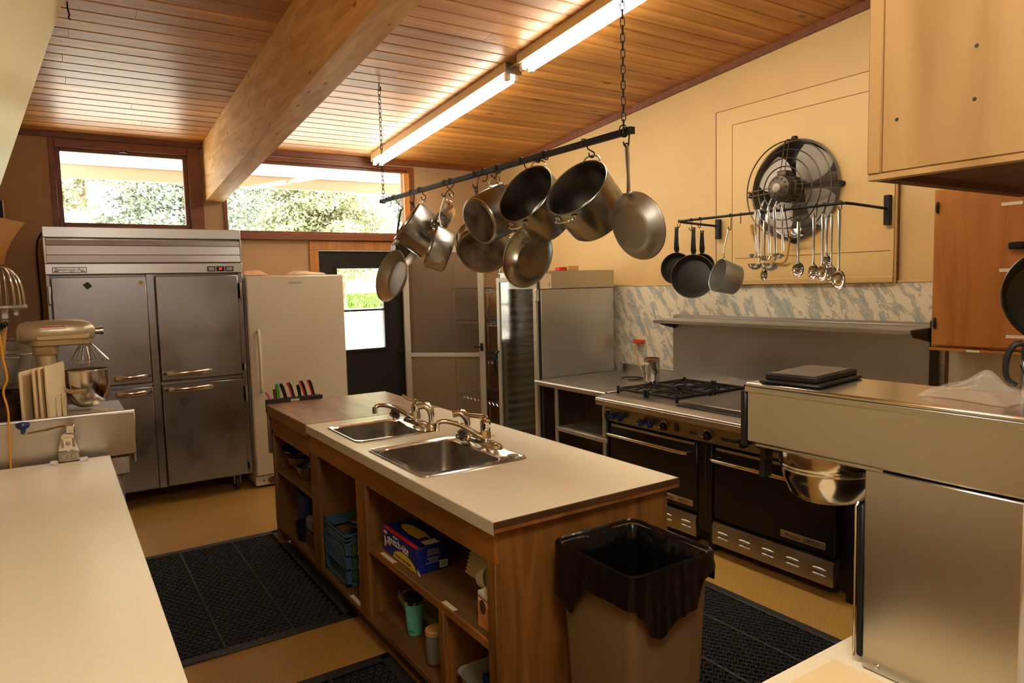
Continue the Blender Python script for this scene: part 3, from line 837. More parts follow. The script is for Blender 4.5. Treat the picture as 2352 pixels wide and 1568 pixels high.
solo('magnet', MB().cyl((.545, FYf - .041, 1.725), (.545, FYf - .0355, 1.725), .014, n=16), 'kraft', 'tiny round tan magnet in the corner of the upper left refrigerator door', 'magnet', (.545, FYf - .038, 1.725))
solo('electric_cable', MB().tube([(-.052, 6.3, 2.11), (-.085, 6.4, 2.05), (-.095, 6.45, 1.9), (-.09, 6.5, 1.6), (-.095, 6.55, 1.3), (-.07, 6.58, .9), (-.09, 6.58, .3)], .007, cr=4), 'black_plastic', 'black power cord hanging down beside the stainless refrigerator', 'cord', (-.09, 6.5, .3))

# ------------------------------------------------------------------ white freezer
fz = thing('upright_freezer', 'white upright freezer between the steel refrigerator and the black door', 'freezer', (1.70, 6.25, 0))
part('cabinet', MB().box(1.295, 2.112, 5.98, 6.6, .02, 1.758, .008), 'white_fridge', fz)
dr = part('door', MB().box(1.297, 2.112, 5.90, 5.972, .105, 1.764, .012), 'white_fridge', fz)
part('handle', MB().tube([(1.372, 5.9, 1.315), (1.368, 5.868, 1.30), (1.366, 5.855, 1.2), (1.366, 5.852, 1.06), (1.366, 5.855, .93), (1.368, 5.868, .83), (1.372, 5.9, .815)], .017, 10, cr=3, flat=(1, .8)), 'white_plastic', dr)
part('badge', MB().box(1.64, 1.745, 5.897, 5.901, 1.695, 1.712, .001), 'grey_alu', dr)
kp = part('kick_panel', MB().box(1.295, 2.112, 5.925, 5.98, .02, .10, .004), 'white_fridge', fz)
vt = MB()
for i in range(6):
    z = .03 + i * .0095; hw = .042 * math.sqrt(max(.02, 1 - ((i - 2.5) / 3.0) ** 2))
    vt.box(1.435 - hw, 1.435 + hw, 5.920, 5.926, z, z + .005, 0)
parts('vent_slot', vt, 'black_print', kp)
part('screw', MB().cyl((1.36, 5.92, .058), (1.36, 5.926, .058), .006, n=10), 'black_print', kp)
def towel(x0, x1, y0, y1, z, hgt, m, label, seed):
    rr = random.Random(seed); rows = []
    n = 14
    for j in range(n):
        t = j / (n - 1); row = []
        for i in range(18):
            s = i / 17
            env = min(1, 6 * s, 6 * (1 - s)) ** .5 * min(1, 5 * t, 5 * (1 - t)) ** .5
            row.append((x0 + (x1 - x0) * s + .01 * math.sin(9 * t + seed), y0 + (y1 - y0) * t, z + .002 + hgt * env * (.75 + .25 * math.sin(7 * s + 3 * t + seed))))
        rows.append(row)
    solo('folded_towel', MB().sheet(rows, hgt * .3, (0, 0, -.01)), m, label, 'towel', ((x0 + x1) / 2, (y0 + y1) / 2, z))
towel(1.31, 1.50, 5.97, 6.25, 1.768, .042, 'cloth_pink', 'folded pinkish towel at the left end of the white freezer top', 3)
towel(1.72, 2.00, 5.97, 6.3, 1.768, .032, 'cloth', 'crumpled beige cloth on the right half of the white freezer top', 5)

# ------------------------------------------------------------------ island
isl = thing('island_cabinet', 'brown wooden kitchen island cabinet with open shelves', 'cabinet', (1.48, 3.18, 0))
X0, X1, Y0, Y1 = 1.10, 1.86, 1.815, 4.515
part('toe_kick', MB().box(X0 + .07, X1 - .05, Y0 + .05, Y1 - .05, 0, .125, .003), 'edge', isl)
part('bottom_board', MB().box(X0 + .004, X1, Y0 + .02, Y1 - .02, .125, .15, .002), 'island_in', isl)
part('end_panel', MB().box(X0 + .0205, X1, Y0, Y0 + .02, .02, .8835, .001), 'island_v', isl)
part('end_panel', MB().box(X0 + .002, X1, Y1 - .02, Y1, .02, .868, .002), 'island_v', isl)
part('back_panel', MB().box(X1 - .015, X1, Y0 + .02, Y1 - .02, .15, .868, .001), 'island_v', isl)
part('centre_panel', MB().box(1.50, 1.512, 1.84, 2.93, .15, .78, .001), 'island_in', isl)
for yv in (2.955, 3.655):
    part('divider', MB().box(X0 + .02, X1 - .016, yv, yv + .02, .15, .868, .001), 'island_v', isl)
part('divider', MB().box(X0 + .02, X1 - .016, 2.19, 2.21, .15, .472, .001), 'island_v', isl)
part('apron', MB().box(X0, X0 + .02, Y0, 3.70, .768, .8755, .002), 'island', isl)
part('apron', MB().box(X0, X0 + .02, 3.70, Y1, .735, .85, .002), 'island', isl)
for y0, y1 in ((Y0, 1.868), (2.915, 3.035), (3.60, 3.72), (4.485, Y1)):
    part('stile', MB().box(X0, X0 + .02, y0, y1, .15 if y0 > 2 else .02, .768, .002), 'island_v', isl)
part('stile', MB().box(X0, X0 + .02, 2.185, 2.225, .15, .468, .002), 'island_v', isl)
s1 = part('shelf', MB().box(X0 + .012, X1 - .016, 1.84, 2.953, .468, .49, .002), 'island_in', isl)
part('shelf_edge', MB().box(X0 + .004, X0 + .012, 1.868, 2.915, .462, .492, .001), 'island', s1)
part('label_strip', MB().box(X0 + .0125, X0 + .032, 2.66, 2.80, .4905, .4915, 0), 'tape', s1)
part('label_strip', MB().box(X0 + .0125, X0 + .032, 2.13, 2.22, .4905, .4915, 0), 'tape', s1)
part('shelf', MB().box(X0 + .012, X1 - .016, 3.72, 4.49, .49, .51, .002), 'island_in', isl)
part('label_strip', MB().box(X0 + .006, X0 + .026, 3.06, 3.2, .1505, .1515, 0), 'tape', isl)

# laminate worktop with two sink cut-outs
S1 = (1.137, 1.585, 3.095, 3.545); S2 = (1.120, 1.615, 2.358, 2.932)
mb = MB()
for a, b, c, d in wall_cells(1.083, 1.882, 1.783, 3.70, [(S1[0] + .012, S1[1] - .012, S1[2] + .012, S1[3] - .012), (S2[0] + .012, S2[1] - .012, S2[2] + .012, S2[3] - .012)]):
    mb.box(a, b, c, d, .884, .92, 0)
top = solo('laminate_worktop', mb, 'laminate', 'cream laminate worktop with two sinks on the wooden island', 'worktop', (1.48, 2.74, .87), smooth=False)
part('front_edging', MB().box(1.079, 1.083, 1.783, 3.70, .876, .9195, .001), 'laminate_edge', top)
part('end_edging', MB().box(1.079, 1.882, 1.777, 1.783, .8975, .9195, .001), 'edge', top)
part('end_strip', MB().box(1.079, 1.882, 1.7785, 1.783, .884, .8972, .001), 'island', top)
part('side_edging', MB().box(1.882, 1.887, 1.777, 3.70, .884, .9195, .001), 'edge', top)
solo('butcher_block_top', MB().box(1.079, 1.888, 3.703, 4.53, .852, .921, .004), 'butcher', 'worn brown wooden block top at the far end of the island', 'worktop', (1.48, 4.1, .85))

def sink(S, B, depth, name_label, deck_hole=None):
    t = thing('sink', name_label, 'sink', ((S[0] + S[1]) / 2, (S[2] + S[3]) / 2, .92))
    x0, x1, y0, y1 = S; bx0, bx1, by0, by1 = B
    part('rim', MB().loft([rrect(x0, x1, y0, y1, .035, .921), rrect(x0 + .003, x1 - .003, y0 + .003, y1 - .003, .034, .9265), rrect(x0 + .010, x1 - .010, y0 + .010, y1 - .010, .03, .9265), rrect(x0 + .014, x1 - .014, y0 + .014, y1 - .014, .03, .9235), rrect(bx0 - .010, bx1 + .010, by0 - .010, by1 + .010, .06, .9235), rrect(bx0, bx1, by0, by1, .055, .917)]), 'chrome_soft', t)
    z = .92 - depth
    part('bowl', MB().loft([rrect(bx0, bx1, by0, by1, .055, .917), rrect(bx0 + .006, bx1 - .006, by0 + .006, by1 - .006, .055, z + .05), rrect(bx0 + .014, bx1 - .014, by0 + .014, by1 - .014, .055, z + .018), rrect(bx0 + .04, bx1 - .04, by0 + .04, by1 - .04, .05, z), rrect((bx0 + bx1) / 2 - .05, (bx0 + bx1) / 2 + .05, (by0 + by1) / 2 - .05, (by0 + by1) / 2 + .05, .0499, z - .004)], (False, True)), 'sink', t)
    d = part('drain', MB().lathe([(.044, z + .001), (.046, z + .003), (.036, z + .002), (.030, z - .003), (0, z - .003)], 24, Matrix.Translation(((bx0 + bx1) / 2, (by0 + by1) / 2, 0))), 'chrome', t)
    return t
sk1 = sink(S1, (1.160, 1.500, 3.135, 3.515), .155, 'far stainless sink next to the wooden block top')
sk2 = sink(S2, (1.166, 1.520, 2.412, 2.892), .165, 'near stainless sink with a wide rear deck on the island')
part('hole_cover', MB().lathe([(0, .9285), (.022, .9275), (.026, .9238)], 24, Matrix.Translation((1.578, 2.43, 0))), 'steel', sk2)

def faucet(x, yv, label, lever, tipx, tipy):
    t = thing('faucet', label, 'faucet', (x, yv, .9236))
    z = .9238
    part('base_plate', MB().loft([rrect(x - .028, x + .028, yv - .125, yv + .125, .027, z), rrect(x - .026, x + .026, yv - .123, yv + .123, .026, z + .012), rrect(x - .02, x + .02, yv - .115, yv + .115, .02, z + .018)], (True, True)), 'chrome', t)
    part('body', MB().lathe([(.026, z + .016), (.025, z + .05), (.023, z + .055), (.023, z + .085), (.025, z + .09), (.024, z + .105), (.012, z + .118), (0, z + .12)], 24, Matrix.Translation((x, yv, 0))), 'chrome', t)
    pts = [(x - .015, yv, z + .035), (x - .05, yv + (tipy - yv) * .2, z + .055), (x + (tipx - x) * .5, yv + (tipy - yv) * .5, z + .092), (x + (tipx - x) * .78, yv + (tipy - yv) * .78, z + .112), (x + (tipx - x) * .94, yv + (tipy - yv) * .95, z + .112), (tipx, tipy, z + .098)]
    sp = part('spout', MB().tube(pts, [.014, .0135, .0125, .0115, .0115, .012], 12, cr=4), 'chrome', t)
    part('aerator', MB().cyl((tipx, tipy, z + .108), (tipx - .001, tipy, z + .074), .0135, n=16), 'chrome', sp)
    part('lever', MB().tube([(x, yv, z + .112)] + [(x + a, yv + b, z + c) for a, b, c in lever], [.018] + [.011] * (len(lever) - 2) + [.009, .007], 10, cr=4), 'chrome', t)
    return t
faucet(1.558, 3.335, 'chrome faucet on the far sink with its lever tilted up', [(-.010, .01, .124), (-.03, .025, .132), (-.05, .045, .150)], 1.345, 3.37)
faucet(1.600, 2.69, 'chrome faucet on the near sink with its long lever lying over the spout', [(.004, .0, .122), (-.02, .045, .124), (-.045, .085, .128), (-.06, .108, .140)], 1.40, 2.78)
def sprayer(x, yv, label):
    z = .9238
    t = thing('side_sprayer', label, 'sprayer', (x, yv, z))
    part('collar', MB().lathe([(.028, z), (.026, z + .006), (.017, z + .016), (.015, z + .03)], 20, Matrix.Translation((x, yv, 0))), 'chrome', t)
    part('spray_head', MB().tube([(x, yv, z + .02), (x + .002, yv, z + .07), (x - .004, yv + .004, z + .1), (x - .025, yv + .02, z + .122), (x - .052, yv + .04, z + .118)], [.013, .015, .017, .016, .017], 12, cr=4), 'chrome', t)
    part('trigger', MB().tube([(x + .012, yv - .006, z + .095), (x - .004, yv + .006, z + .13), (x - .02, yv + .018, z + .138)], .006, 8, cr=4), 'chrome', t)
sprayer(1.548, 3.135, 'chrome side sprayer at the near corner of the far sink')
sprayer(1.586, 2.835, 'chrome side sprayer behind the spout on the near sink deck')
def scrubber(x, yv, z, r, label, seed):
    rr = random.Random(seed); m = MB()
    for _ in range(46):
        ax = Vector((rr.gauss(0, 1), rr.gauss(0, 1), rr.gauss(0, 1))).normalized()
        c = Vector((x, yv, z + r)) + Vector((rr.gauss(0, 1), rr.gauss(0, 1), rr.gauss(0, 1))).normalized() * r * rr.uniform(.2, .62)
        m.torus(c, ax, r * rr.uniform(.3, .42), .0022, 14, 4)
    solo('wire_scrubber', m, 'wool', label, 'scrubber', (x, yv, z))
scrubber(1.50, 3.47, .9245, .036, 'curly steel scrubber behind the far faucet', 1)
scrubber(1.535, 2.795, .9245, .034, 'curly steel scrubber under the near faucet spout', 2)
solo('crumb', MB().lathe([(0, 0), (.007, .002), (.005, .005), (0, .006)], 10, Matrix.Translation((1.72, 2.82, .9202))), 'kraft', 'brown crumb lying on the cream worktop behind the near faucet', 'crumb', (1.72, 2.82, .92))

# knife holder and knives
kh = thing('knife_holder', 'dark slotted knife holder fixed to the far end of the island', 'knife holder', (1.26, 4.56, .62))
part('sheath', MB().box(1.088, 1.44, 4.534, 4.575, .60, .87, .003), 'steel', kh)
parts('top_bar', MB().box(1.085, 1.445, 4.532, 4.548, .86, .945, .002).box(1.085, 1.445, 4.568, 4.58, .86, .945, .002), 'black_print', kh)
part('label_strip', MB().box(1.235, 1.29, 4.5305, 4.532, .923, .938, 0), 'tape', kh)
def knife(px, tilt, h, m1, m2, label, w=.012):
    x = 1.09 + (px - 612) * .00335
    t = thing('knife', label, 'knife', (x, 4.558, .90), 'knives in the holder on the island')
    part('blade', MB().prism([(x - .012, .925), (x + .014, .925), (x + .012, .72), (x + .002, .66)], 1, 4.557, 4.5585), 'steel', t)
    pts = [(x, 4.558, .925), (x - tilt * .3, 4.558, .925 + h * .4), (x - tilt * .75, 4.558, .925 + h * .8), (x - tilt * 1.1, 4.558, .925 + h)]
    part('grip', MB().tube(pts, [w, w * .9, w * 1.05, w * .8], 10, flat=(1, .7)), m1, t)
    if m2:
        part('grip_inlay', MB().tube([(p[0] - w * .6, p[1] - .003, p[2]) for p in pts], [w * .6, w * .55, w * .6, w * .7], 8, flat=(1, .7)), m2, t)
knife(620, .03, .07, 'pink', None, 'knife with a pink handle, first in the knife holder', .006)
knife(629, .006, .085, 'edge', None, 'knife with a brown wooden handle beside the pink one')
knife(634, .006, .115, 'green', None, 'knife with a bright green handle in the knife holder')
knife(649, .03, .115, 'black_plastic', None, 'knife with an all black handle beside the green one')
knife(664, .03, .118, 'black_plastic', 'red', 'red and black knife standing next to the all black one')
knife(676, .012, .098, 'black_plastic', None, 'short black knife just before the last two red ones')
knife(688, .03, .122, 'black_plastic', 'red', 'second to last red and black knife in the holder')
knife(703, .028, .122, 'black_plastic', 'red', 'last red and black knife, nearest the holder end')
# ------------------------------------------------------------------ things on the island shelves
def bowl_prof(r, h, t=.002, foot=.5):
    return [(0, t), (r * foot * .9, t), (r * .8, h * .45), (r * .97, h * .95), (r + .004, h + .001), (r + .006, h), (r + .004, h - .004), (r * .985, h * .93), (r * .82, h * .42), (r * foot, 0), (0, 0)]
for k, (z, r) in enumerate(((.60, .155), (.63, .156), (.66, .157))):
    pass
bxx, byy = 1.255, 4.345
solo('mixing_bowl', MB().lathe(bowl_prof(.112, .095), 36, Matrix.Translation((bxx, byy, .512))), 'steel_dark', 'steel mixing bowl at the bottom of the stack on the upper far shelf', 'bowl', (bxx, byy, .512), 'bowls on the far island shelf')
solo('mixing_bowl', MB().lathe(bowl_prof(.117, .095), 36, Matrix.Translation((bxx, byy, .531))), 'black', 'black bowl nested above the bottom steel bowl of the stack', 'bowl', (bxx, byy, .531), 'bowls on the far island shelf')
solo('mixing_bowl', MB().lathe(bowl_prof(.122, .095), 36, Matrix.Translation((bxx, byy, .551))), 'chrome_soft', 'shiny rimmed bowl lying second from the top of the stack', 'bowl', (bxx, byy, .551), 'bowls on the far island shelf')
solo('mixing_bowl', MB().lathe([(0, 0), (.05, .004), (.09, .025), (.118, .07), (.122, .071), (.119, .067), (.091, .021), (.05, 0), (0, -.004)], 36, Matrix.Translation((bxx, byy + .01, .615)) @ Matrix.Rotation(R(-16), 4, 'Y')), 'black', 'dark bowl tilted on top of the bowl stack', 'bowl', (bxx, byy, .615), 'bowls on the far island shelf')
solo('small_bowl', MB().lathe(bowl_prof(.068, .085), 30, Matrix.Translation((1.20, 4.10, .512))), 'steel_dark', 'small steel bowl in front of the bowl stack by the divider', 'bowl', (1.20, 4.10, .512))
solo('plastic_tub', MB().loft([rrect(1.215, 1.42, 4.23, 4.45, .03, .152), rrect(1.21, 1.425, 4.225, 4.455, .03, .36), rrect(1.204, 1.43, 4.22, 4.46, .03, .368), rrect(1.22, 1.415, 4.235, 4.445, .03, .36), rrect(1.225, 1.41, 4.24, 4.44, .03, .16)], (True, True)), 'blue_tub', 'blue plastic tub at the back of the lower far shelf', 'tub', (1.32, 4.34, .152))
solo('round_container', MB().lathe([(0, .003), (.062, .003), (.074, .105), (.077, .105), (.076, .101), (.065, 0), (0, 0)], 32, Matrix.Translation((1.185, 4.10, .152))), 'black', 'dark round container in front of the blue tub', 'container', (1.185, 4.10, .152))
solo('folded_cloth', MB().box(1.14, 1.26, 3.90, 4.01, .245, .325, .014).box(1.135, 1.265, 3.888, 3.90, .26, .32, .006), 'grey_cloth', 'grey folded cloth bundle on the dark box of the lower far shelf', 'cloth', (1.2, 3.96, .245))
solo('storage_box', MB().box(1.14, 1.30, 3.83, 4.015, .152, .243, .006), 'edge', 'dark low box beneath the grey folded cloth', 'box', (1.22, 3.92, .152))

# milk crate
cx0, cx1, cy0, cy1, cz0, cz1 = 1.125, 1.45, 3.28, 3.625, .152, .425
crate = thing('milk_crate', 'blue-grey plastic milk crate on the bottom shelf of the island', 'crate', ((cx0 + cx1) / 2, (cy0 + cy1) / 2, cz0))
m = MB()
for x in (cx0, cx1 - .03):
    for yv in (cy0, cy1 - .03):
        m.box(x, x + .03, yv, yv + .03, cz0, cz1, .004)
parts('corner_post', m, 'crate', crate)
m = MB()
for z0, z1, e in ((cz0, cz0 + .02, 0), (cz0 + .085, cz0 + .097, 0), (cz0 + .155, cz0 + .167, 0), (cz1 - .055, cz1 - .045, .003), (cz1 - .035, cz1 - .025, .004), (cz1 - .015, cz1, .006)):
    m.box(cx0 - e, cx0 + .006, cy0 - e, cy1 + e, z0, z1, .002).box(cx1 - .006, cx1 + e, cy0 - e, cy1 + e, z0, z1, .002)
    m.box(cx0, cx1, cy0 - e, cy0 + .006, z0, z1, .002).box(cx0, cx1, cy1 - .006, cy1 + e, z0, z1, .002)
m.box(cx0, cx1, cy0, cy0 + .004, cz1 - .05, cz1, 0).box(cx0, cx0 + .004, cy0, cy1, cz1 - .05, cz1, 0).box(cx1 - .004, cx1, cy0, cy1, cz1 - .05, cz1, 0).box(cx0, cx1, cy1 - .004, cy1, cz1 - .05, cz1, 0)
part('band', m, 'crate', crate)
m = MB()
for i in range(9):
    u = .03 + i * (cy1 - cy0 - .06) / 8
    for s in (-1, 1):
        for za, zb in ((cz0 + .09, cz0 + .16), (cz0 + .16, cz1 - .05)):
            m.tube([(cx0 + .003, cy0 + u - s * .018, za), (cx0 + .003, cy0 + u + s * .018, zb)], .0026, 4)
    u = .03 + i * (cx1 - cx0 - .06) / 8
    for s in (-1, 1):
        for za, zb in ((cz0 + .02, cz0 + .09), (cz0 + .09, cz0 + .16), (cz0 + .16, cz1 - .05)):
            if i in (2, 3, 4, 5, 6) and za > cz0 + .1: continue
            m.tube([(cx0 + u - s * .018, cy0 + .003, za), (cx0 + u + s * .018, cy0 + .003, zb)], .0026, 4)
part('lattice', m, 'crate', crate, kind='stuff')
part('crate_floor', MB().box(cx0 + .006, cx1 - .006, cy0 + .006, cy1 - .006, cz0, cz0 + .008, .001), 'crate', crate)
j = thing('glass_jar', 'clear glass jar standing in the milk crate', 'jar', (1.27, 3.47, .162))
part('jar_wall', MB().lathe([(0, .162), (.052, .162), (.056, .18), (.056, .345), (.04, .375), (.04, .40), (.037, .40), (.037, .372), (.052, .343), (.052, .184), (0, .17)], 28, Matrix.Translation((1.27, 3.47, 0))), 'jar', j)
part('jar_lid', MB().lathe([(0, .425), (.043, .425), (.045, .42), (.045, .398), (.04, .398)], 28, Matrix.Translation((1.27, 3.47, 0))), 'chrome_soft', j)
solo('green_carton', MB().box(1.17, 1.23, 3.31, 3.36, .162, .34, .004), 'green', 'green carton inside the milk crate at its near side', 'carton', (1.20, 3.33, .162))
def blob(c, rx, ry, rz, seed, amp=.25, n=18, k=12):
    rr = random.Random(seed); ph = [rr.uniform(0, 6) for _ in range(6)]
    m = MB(); rings = []
    for i in range(1, k):
        a = PI * i / k
        rings.append([(c[0] + rx * math.sin(a) * math.cos(2 * PI * q / n) * (1 + amp * math.sin(3 * 2 * PI * q / n + ph[0] + 2 * a) * .6 + amp * .4 * math.sin(5 * 2 * PI * q / n + ph[1])), c[1] + ry * math.sin(a) * math.sin(2 * PI * q / n) * (1 + amp * math.sin(2 * 2 * PI * q / n + ph[2] + 3 * a)), c[2] + rz * math.cos(a) * (1 + amp * .5 * math.sin(4 * 2 * PI * q / n + ph[3]))) for q in range(n)])
    return m.loft(rings, (True, True))
solo('plastic_bag', blob((1.31, 3.36, .255), .07, .05, .09, 4, .3), 'jar', 'crumpled clear bag next to the green carton in the crate', 'bag', (1.31, 3.36, .165))
solo('cleaning_rag', blob((1.375, 3.50, .40), .06, .08, .055, 7, .25), 'cloth', 'beige rag hanging over the rear of the milk crate', 'rag', (1.375, 3.5, .345))
sb = thing('spray_bottle', 'white and blue trigger spray bottle beside the milk crate', 'spray bottle', (1.20, 3.17, .152))
part('bottle', MB().lathe([(0, .152), (.034, .152), (.036, .16), (.036, .26), (.03, .30), (.014, .325), (.013, .345)], 24, Matrix.Translation((1.20, 3.17, 0))), 'blue_tub', sb)
part('trigger_head', MB().box(1.15, 1.23, 3.155, 3.185, .345, .385, .008).prism([(1.165, .345), (1.175, .345), (1.16, .29), (1.15, .292)], 1, 3.162, 3.178), 'white_plastic', sb)
gb_ = thing('detergent_bottle', 'green labelled detergent bottle near the island divider', 'bottle', (1.15, 3.085, .152))
part('bottle', MB().lathe([(0, .152), (.028, .152), (.03, .16), (.03, .25), (.02, .275), (.012, .285), (.012, .30), (0, .30)], 24, Matrix.Translation((1.15, 3.085, 0))), 'white_plastic', gb_)
part('label_band', MB().lathe([(.0305, .175), (.0308, .176), (.0308, .245), (.0305, .246)], 24, Matrix.Translation((1.15, 3.085, 0))), 'green', gb_)

# cling film box
bx = thing('cling_film_box', 'blue box of plastic food wrap with a red stripe on the island shelf', 'box', (1.215, 2.66, .491))
bx0, bx1, by0, by1, bz0, bz1 = 1.144, 1.288, 2.485, 2.835, .491, .600
part('carton', MB().box(bx0, bx1, by0, by1, bz0, bz1, .002), 'blue_box', bx)
F = bx0 - .0008
part('red_flap', MB().box(bx0 - .0006, bx0 + .014, by0 + .006, by1 - .012, bz1 - .006, bz1 + .0015, .0006), 'red', bx)
part('blue_tab', MB().box(bx0 - .001, bx0 + .02, by1 - .0115, by1 + .0005, bz1 - .01, bz1 + .0015, .0006), 'blue_tub', bx)
def disc_x(x, cy, czz, ry, rz, a0=0, a1=360, n=28):
    pts = [(x, cy + ry * math.cos(R(a0 + (a1 - a0) * i / n)), czz + rz * math.sin(R(a0 + (a1 - a0) * i / n))) for i in range(n + 1)]
    return MB().add(pts + [(x, cy, czz)], [(i, i + 1, n + 1) for i in range(n)])
part('yellow_oval', disc_x(F, 2.61, bz0 + .002, .115, .047, 0, 180), 'yellow', bx, smooth=False)
part('white_oval', disc_x(F, 2.815, bz0 + .047, .018, .026, 90, 270), 'white', bx, smooth=False)
part('white_corner', disc_x(F - .0002, 2.492, bz0 + .002, .036, .022, 90, 180).add([(F - .0002, 2.487, bz0 + .002), (F - .0002, 2.492, bz0 + .002), (F - .0002, 2.492, bz0 + .024), (F - .0002, 2.487, bz0 + .024)], [(0, 1, 2, 3)]), 'white', bx, smooth=False)
part('pink_arrow', MB().add([(F - .0003, 2.80, bz0 + .046), (F - .0003, 2.75, bz0 + .040), (F - .0003, 2.75, bz0 + .050), (F - .0003, 2.80, bz0 + .052)], [(0, 1, 2, 3)]), 'cloth_pink', bx, smooth=False)
text('lettering', 'stretch-tite', .050, 'white', bx, (F, 2.675, bz0 + .068), FACE_X, .95)
text('lettering', '3000', .019, 'white', bx, (F, 2.805, bz1 - .022), FACE_X)
part('red_plaque', MB().box(F - .0002, F + .0006, 2.665, 2.725, bz1 - .023, bz1 - .012, 0), 'black_print', bx)
text('lettering', 'KIRKLAND', .010, 'white', bx, (F - .0008, 2.695, bz1 - .0175), FACE_X)
text('lettering', 'PLASTIC FOOD WRAP', .016, 'black_print', bx, (F - .0006, 2.625, bz0 + .017), FACE_X)
def oval_top(cx, cyy, z, rx, ry, n=30):
    return MB().add([(cx + rx * math.cos(2 * PI * i / n), cyy + ry * math.sin(2 * PI * i / n), z) for i in range(n)], [tuple(range(n))])
part('yellow_top_oval', oval_top(1.222, 2.66, bz1 + .0008, .032, .13), 'yellow', bx, smooth=False)
part('white_top_patch', MB().add([(1.19, 2.50, bz1 + .0010), (1.255, 2.50, bz1 + .0010), (1.255, 2.55, bz1 + .0010), (1.19, 2.55, bz1 + .0010)], [(0, 1, 2, 3)]), 'white', bx, smooth=False)
part('black_top_patch', MB().add([(1.20, 2.548, bz1 + .0012), (1.235, 2.548, bz1 + .0012), (1.235, 2.585, bz1 + .0012), (1.20, 2.585, bz1 + .0012)], [(0, 1, 2, 3)]), 'black_print', bx, smooth=False)
bl = MB()
rr = random.Random(3)
for i in range(9):
    if i in (4,): continue
    w = rr.uniform(.02, .036)
    bl.box(1.216 - w, 1.216 + w, by0 - .0008, by0, bz1 - .017 - i * .0068, bz1 - .0155 - i * .0068, 0)
part('print_lines', bl, 'white', bx)
bc = part('barcode', MB().box(1.243, 1.279, by0 - .0008, by0, bz0 + .008, bz0 + .038, 0), 'white', bx)
bb = MB()
for i in range(9):
    bb.box(1.246 + i * .0035, 1.246 + i * .0035 + rr.uniform(.0008, .002), by0 - .0012, by0 - .0008, bz0 + .011, bz0 + .036, 0)
parts('bar', bb, 'black_print', bc)

# tumbler
tm = thing('tumbler', 'teal insulated tumbler with a dark lid on the lower island shelf', 'tumbler', (1.20, 2.655, .15))
T0 = Matrix.Translation((1.20, 2.655, .1505))
part('steel_base', MB().lathe([(0, 0), (.028, 0), (.030, .003), (.0305, .014), (0, .014)], 36, T0), 'chrome_soft', tm)
part('cup', MB().lathe([(.0305, .014), (.0325, .017), (.0405, .148), (.0395, .150)], 36, T0), 'teal', tm)
part('rim', MB().lathe([(.0395, .149), (.0405, .152), (.0410, .166), (.039, .167), (.038, .155)], 36, T0), 'chrome_soft', tm)
part('lid', MB().lathe([(.0425, .165), (.0435, .168), (.0435, .181), (.041, .184), (.037, .180), (.035, .172), (0, .171)], 36, T0), 'black_plastic', tm)
Tt = Matrix.Translation((1.20, 2.655, .1505)) @ Matrix.Rotation(R(-58), 4, 'Z')
t_o = text('lettering', 'YETI', .015, 'chrome_soft', tm, (0, 0, 0), FACE_Y)
t_o.matrix_local = Matrix.Rotation(R(-52), 4, 'Z') @ Matrix.Translation((.0, -.0352, .034)) @ FACE_Y

can = thing('canister', 'round dark labelled canister with a beige lid on the lower island shelf', 'canister', (1.175, 2.41, .15))
T0 = Matrix.Translation((1.175, 2.41, .1505))
part('can_wall', MB().lathe([(0, 0), (.037, 0), (.038, .004), (.038, .128), (.036, .130)], 30, T0), 'edge', can)
part('can_label', MB().lathe([(.0383, .012), (.0386, .013), (.0386, .118), (.0383, .119)], 30, T0), 'grey_cloth', can)
part('can_lid', MB().lathe([(.0395, .122), (.040, .126), (.040, .140), (.036, .144), (0, .144)], 30, T0), 'kraft', can)
# leaning tray
rk = thing('baking_tray', 'flat aluminium tray with a drilled arm lying at the back of the lower island shelf', 'tray', (1.42, 2.75, .15))
part('pan', MB().loft([rrect(1.265, 1.45, 2.50, 2.90, .02, .185), rrect(1.255, 1.46, 2.49, 2.91, .02, .235), rrect(1.25, 1.465, 2.485, 2.915, .02, .238), rrect(1.262, 1.453, 2.497, 2.903, .02, .232), rrect(1.27, 1.445, 2.505, 2.895, .02, .19)], (True, True)), 'grey_alu', rk)
part('arm', MB().prism([(2.92, .245), (2.92, .205), (2.76, .152), (2.72, .152), (2.72, .168)], 0, 1.240, 1.247), 'grey_alu', rk)
part('rivet', MB().cyl((1.238, 2.745, .163), (1.248, 2.745, .163), .005, n=10), 'iron', rk)
# paper cones, biscuit box, colander tray, small box
for i in range(6):
    z = .56 + i * .013
    solo('paper_tray', MB().loft([rrect(1.24 + .004 * i, 1.40, 2.0, 2.24, .02, z), rrect(1.225 + .004 * i, 1.415, 1.985, 2.255, .02, z + .010), rrect(1.228 + .004 * i, 1.412, 1.988, 2.252, .02, z + .011)], (True, True)), 'paper', ['lowest', 'second lowest', 'third lowest', 'third highest', 'second highest', 'topmost'][i] + ' paper tray in the brown pile on the island shelf', 'paper tray', (1.32, 2.12, z), 'pile of paper trays')
solo('cardboard_carton', MB().box(1.24, 1.40, 1.99, 2.25, .491, .558, .003), 'edge', 'dark carton under the pile of paper trays', 'carton', (1.32, 2.12, .491))
sc = thing('plastic_scoop', 'white plastic scoop lying over the biscuit box', 'scoop', (1.19, 2.05, .62))
part('scoop_pan', MB().lathe([(0, 0), (.03, .004), (.045, .03), (.047, .03), (.034, .002), (0, -.003)], 20, Matrix.Translation((1.20, 2.06, .615)) @ Matrix.Rotation(R(70), 4, 'X') @ Matrix.Diagonal((1, 1, 2.6, 1))), 'white_plastic', sc)
dg = thing('biscuit_box', 'upright white and orange biscuit box at the near end of the island shelf', 'box', (1.19, 1.95, .491))
part('carton', MB().box(1.135, 1.23, 1.885, 1.99, .491, .615, .0015), 'white', dg)
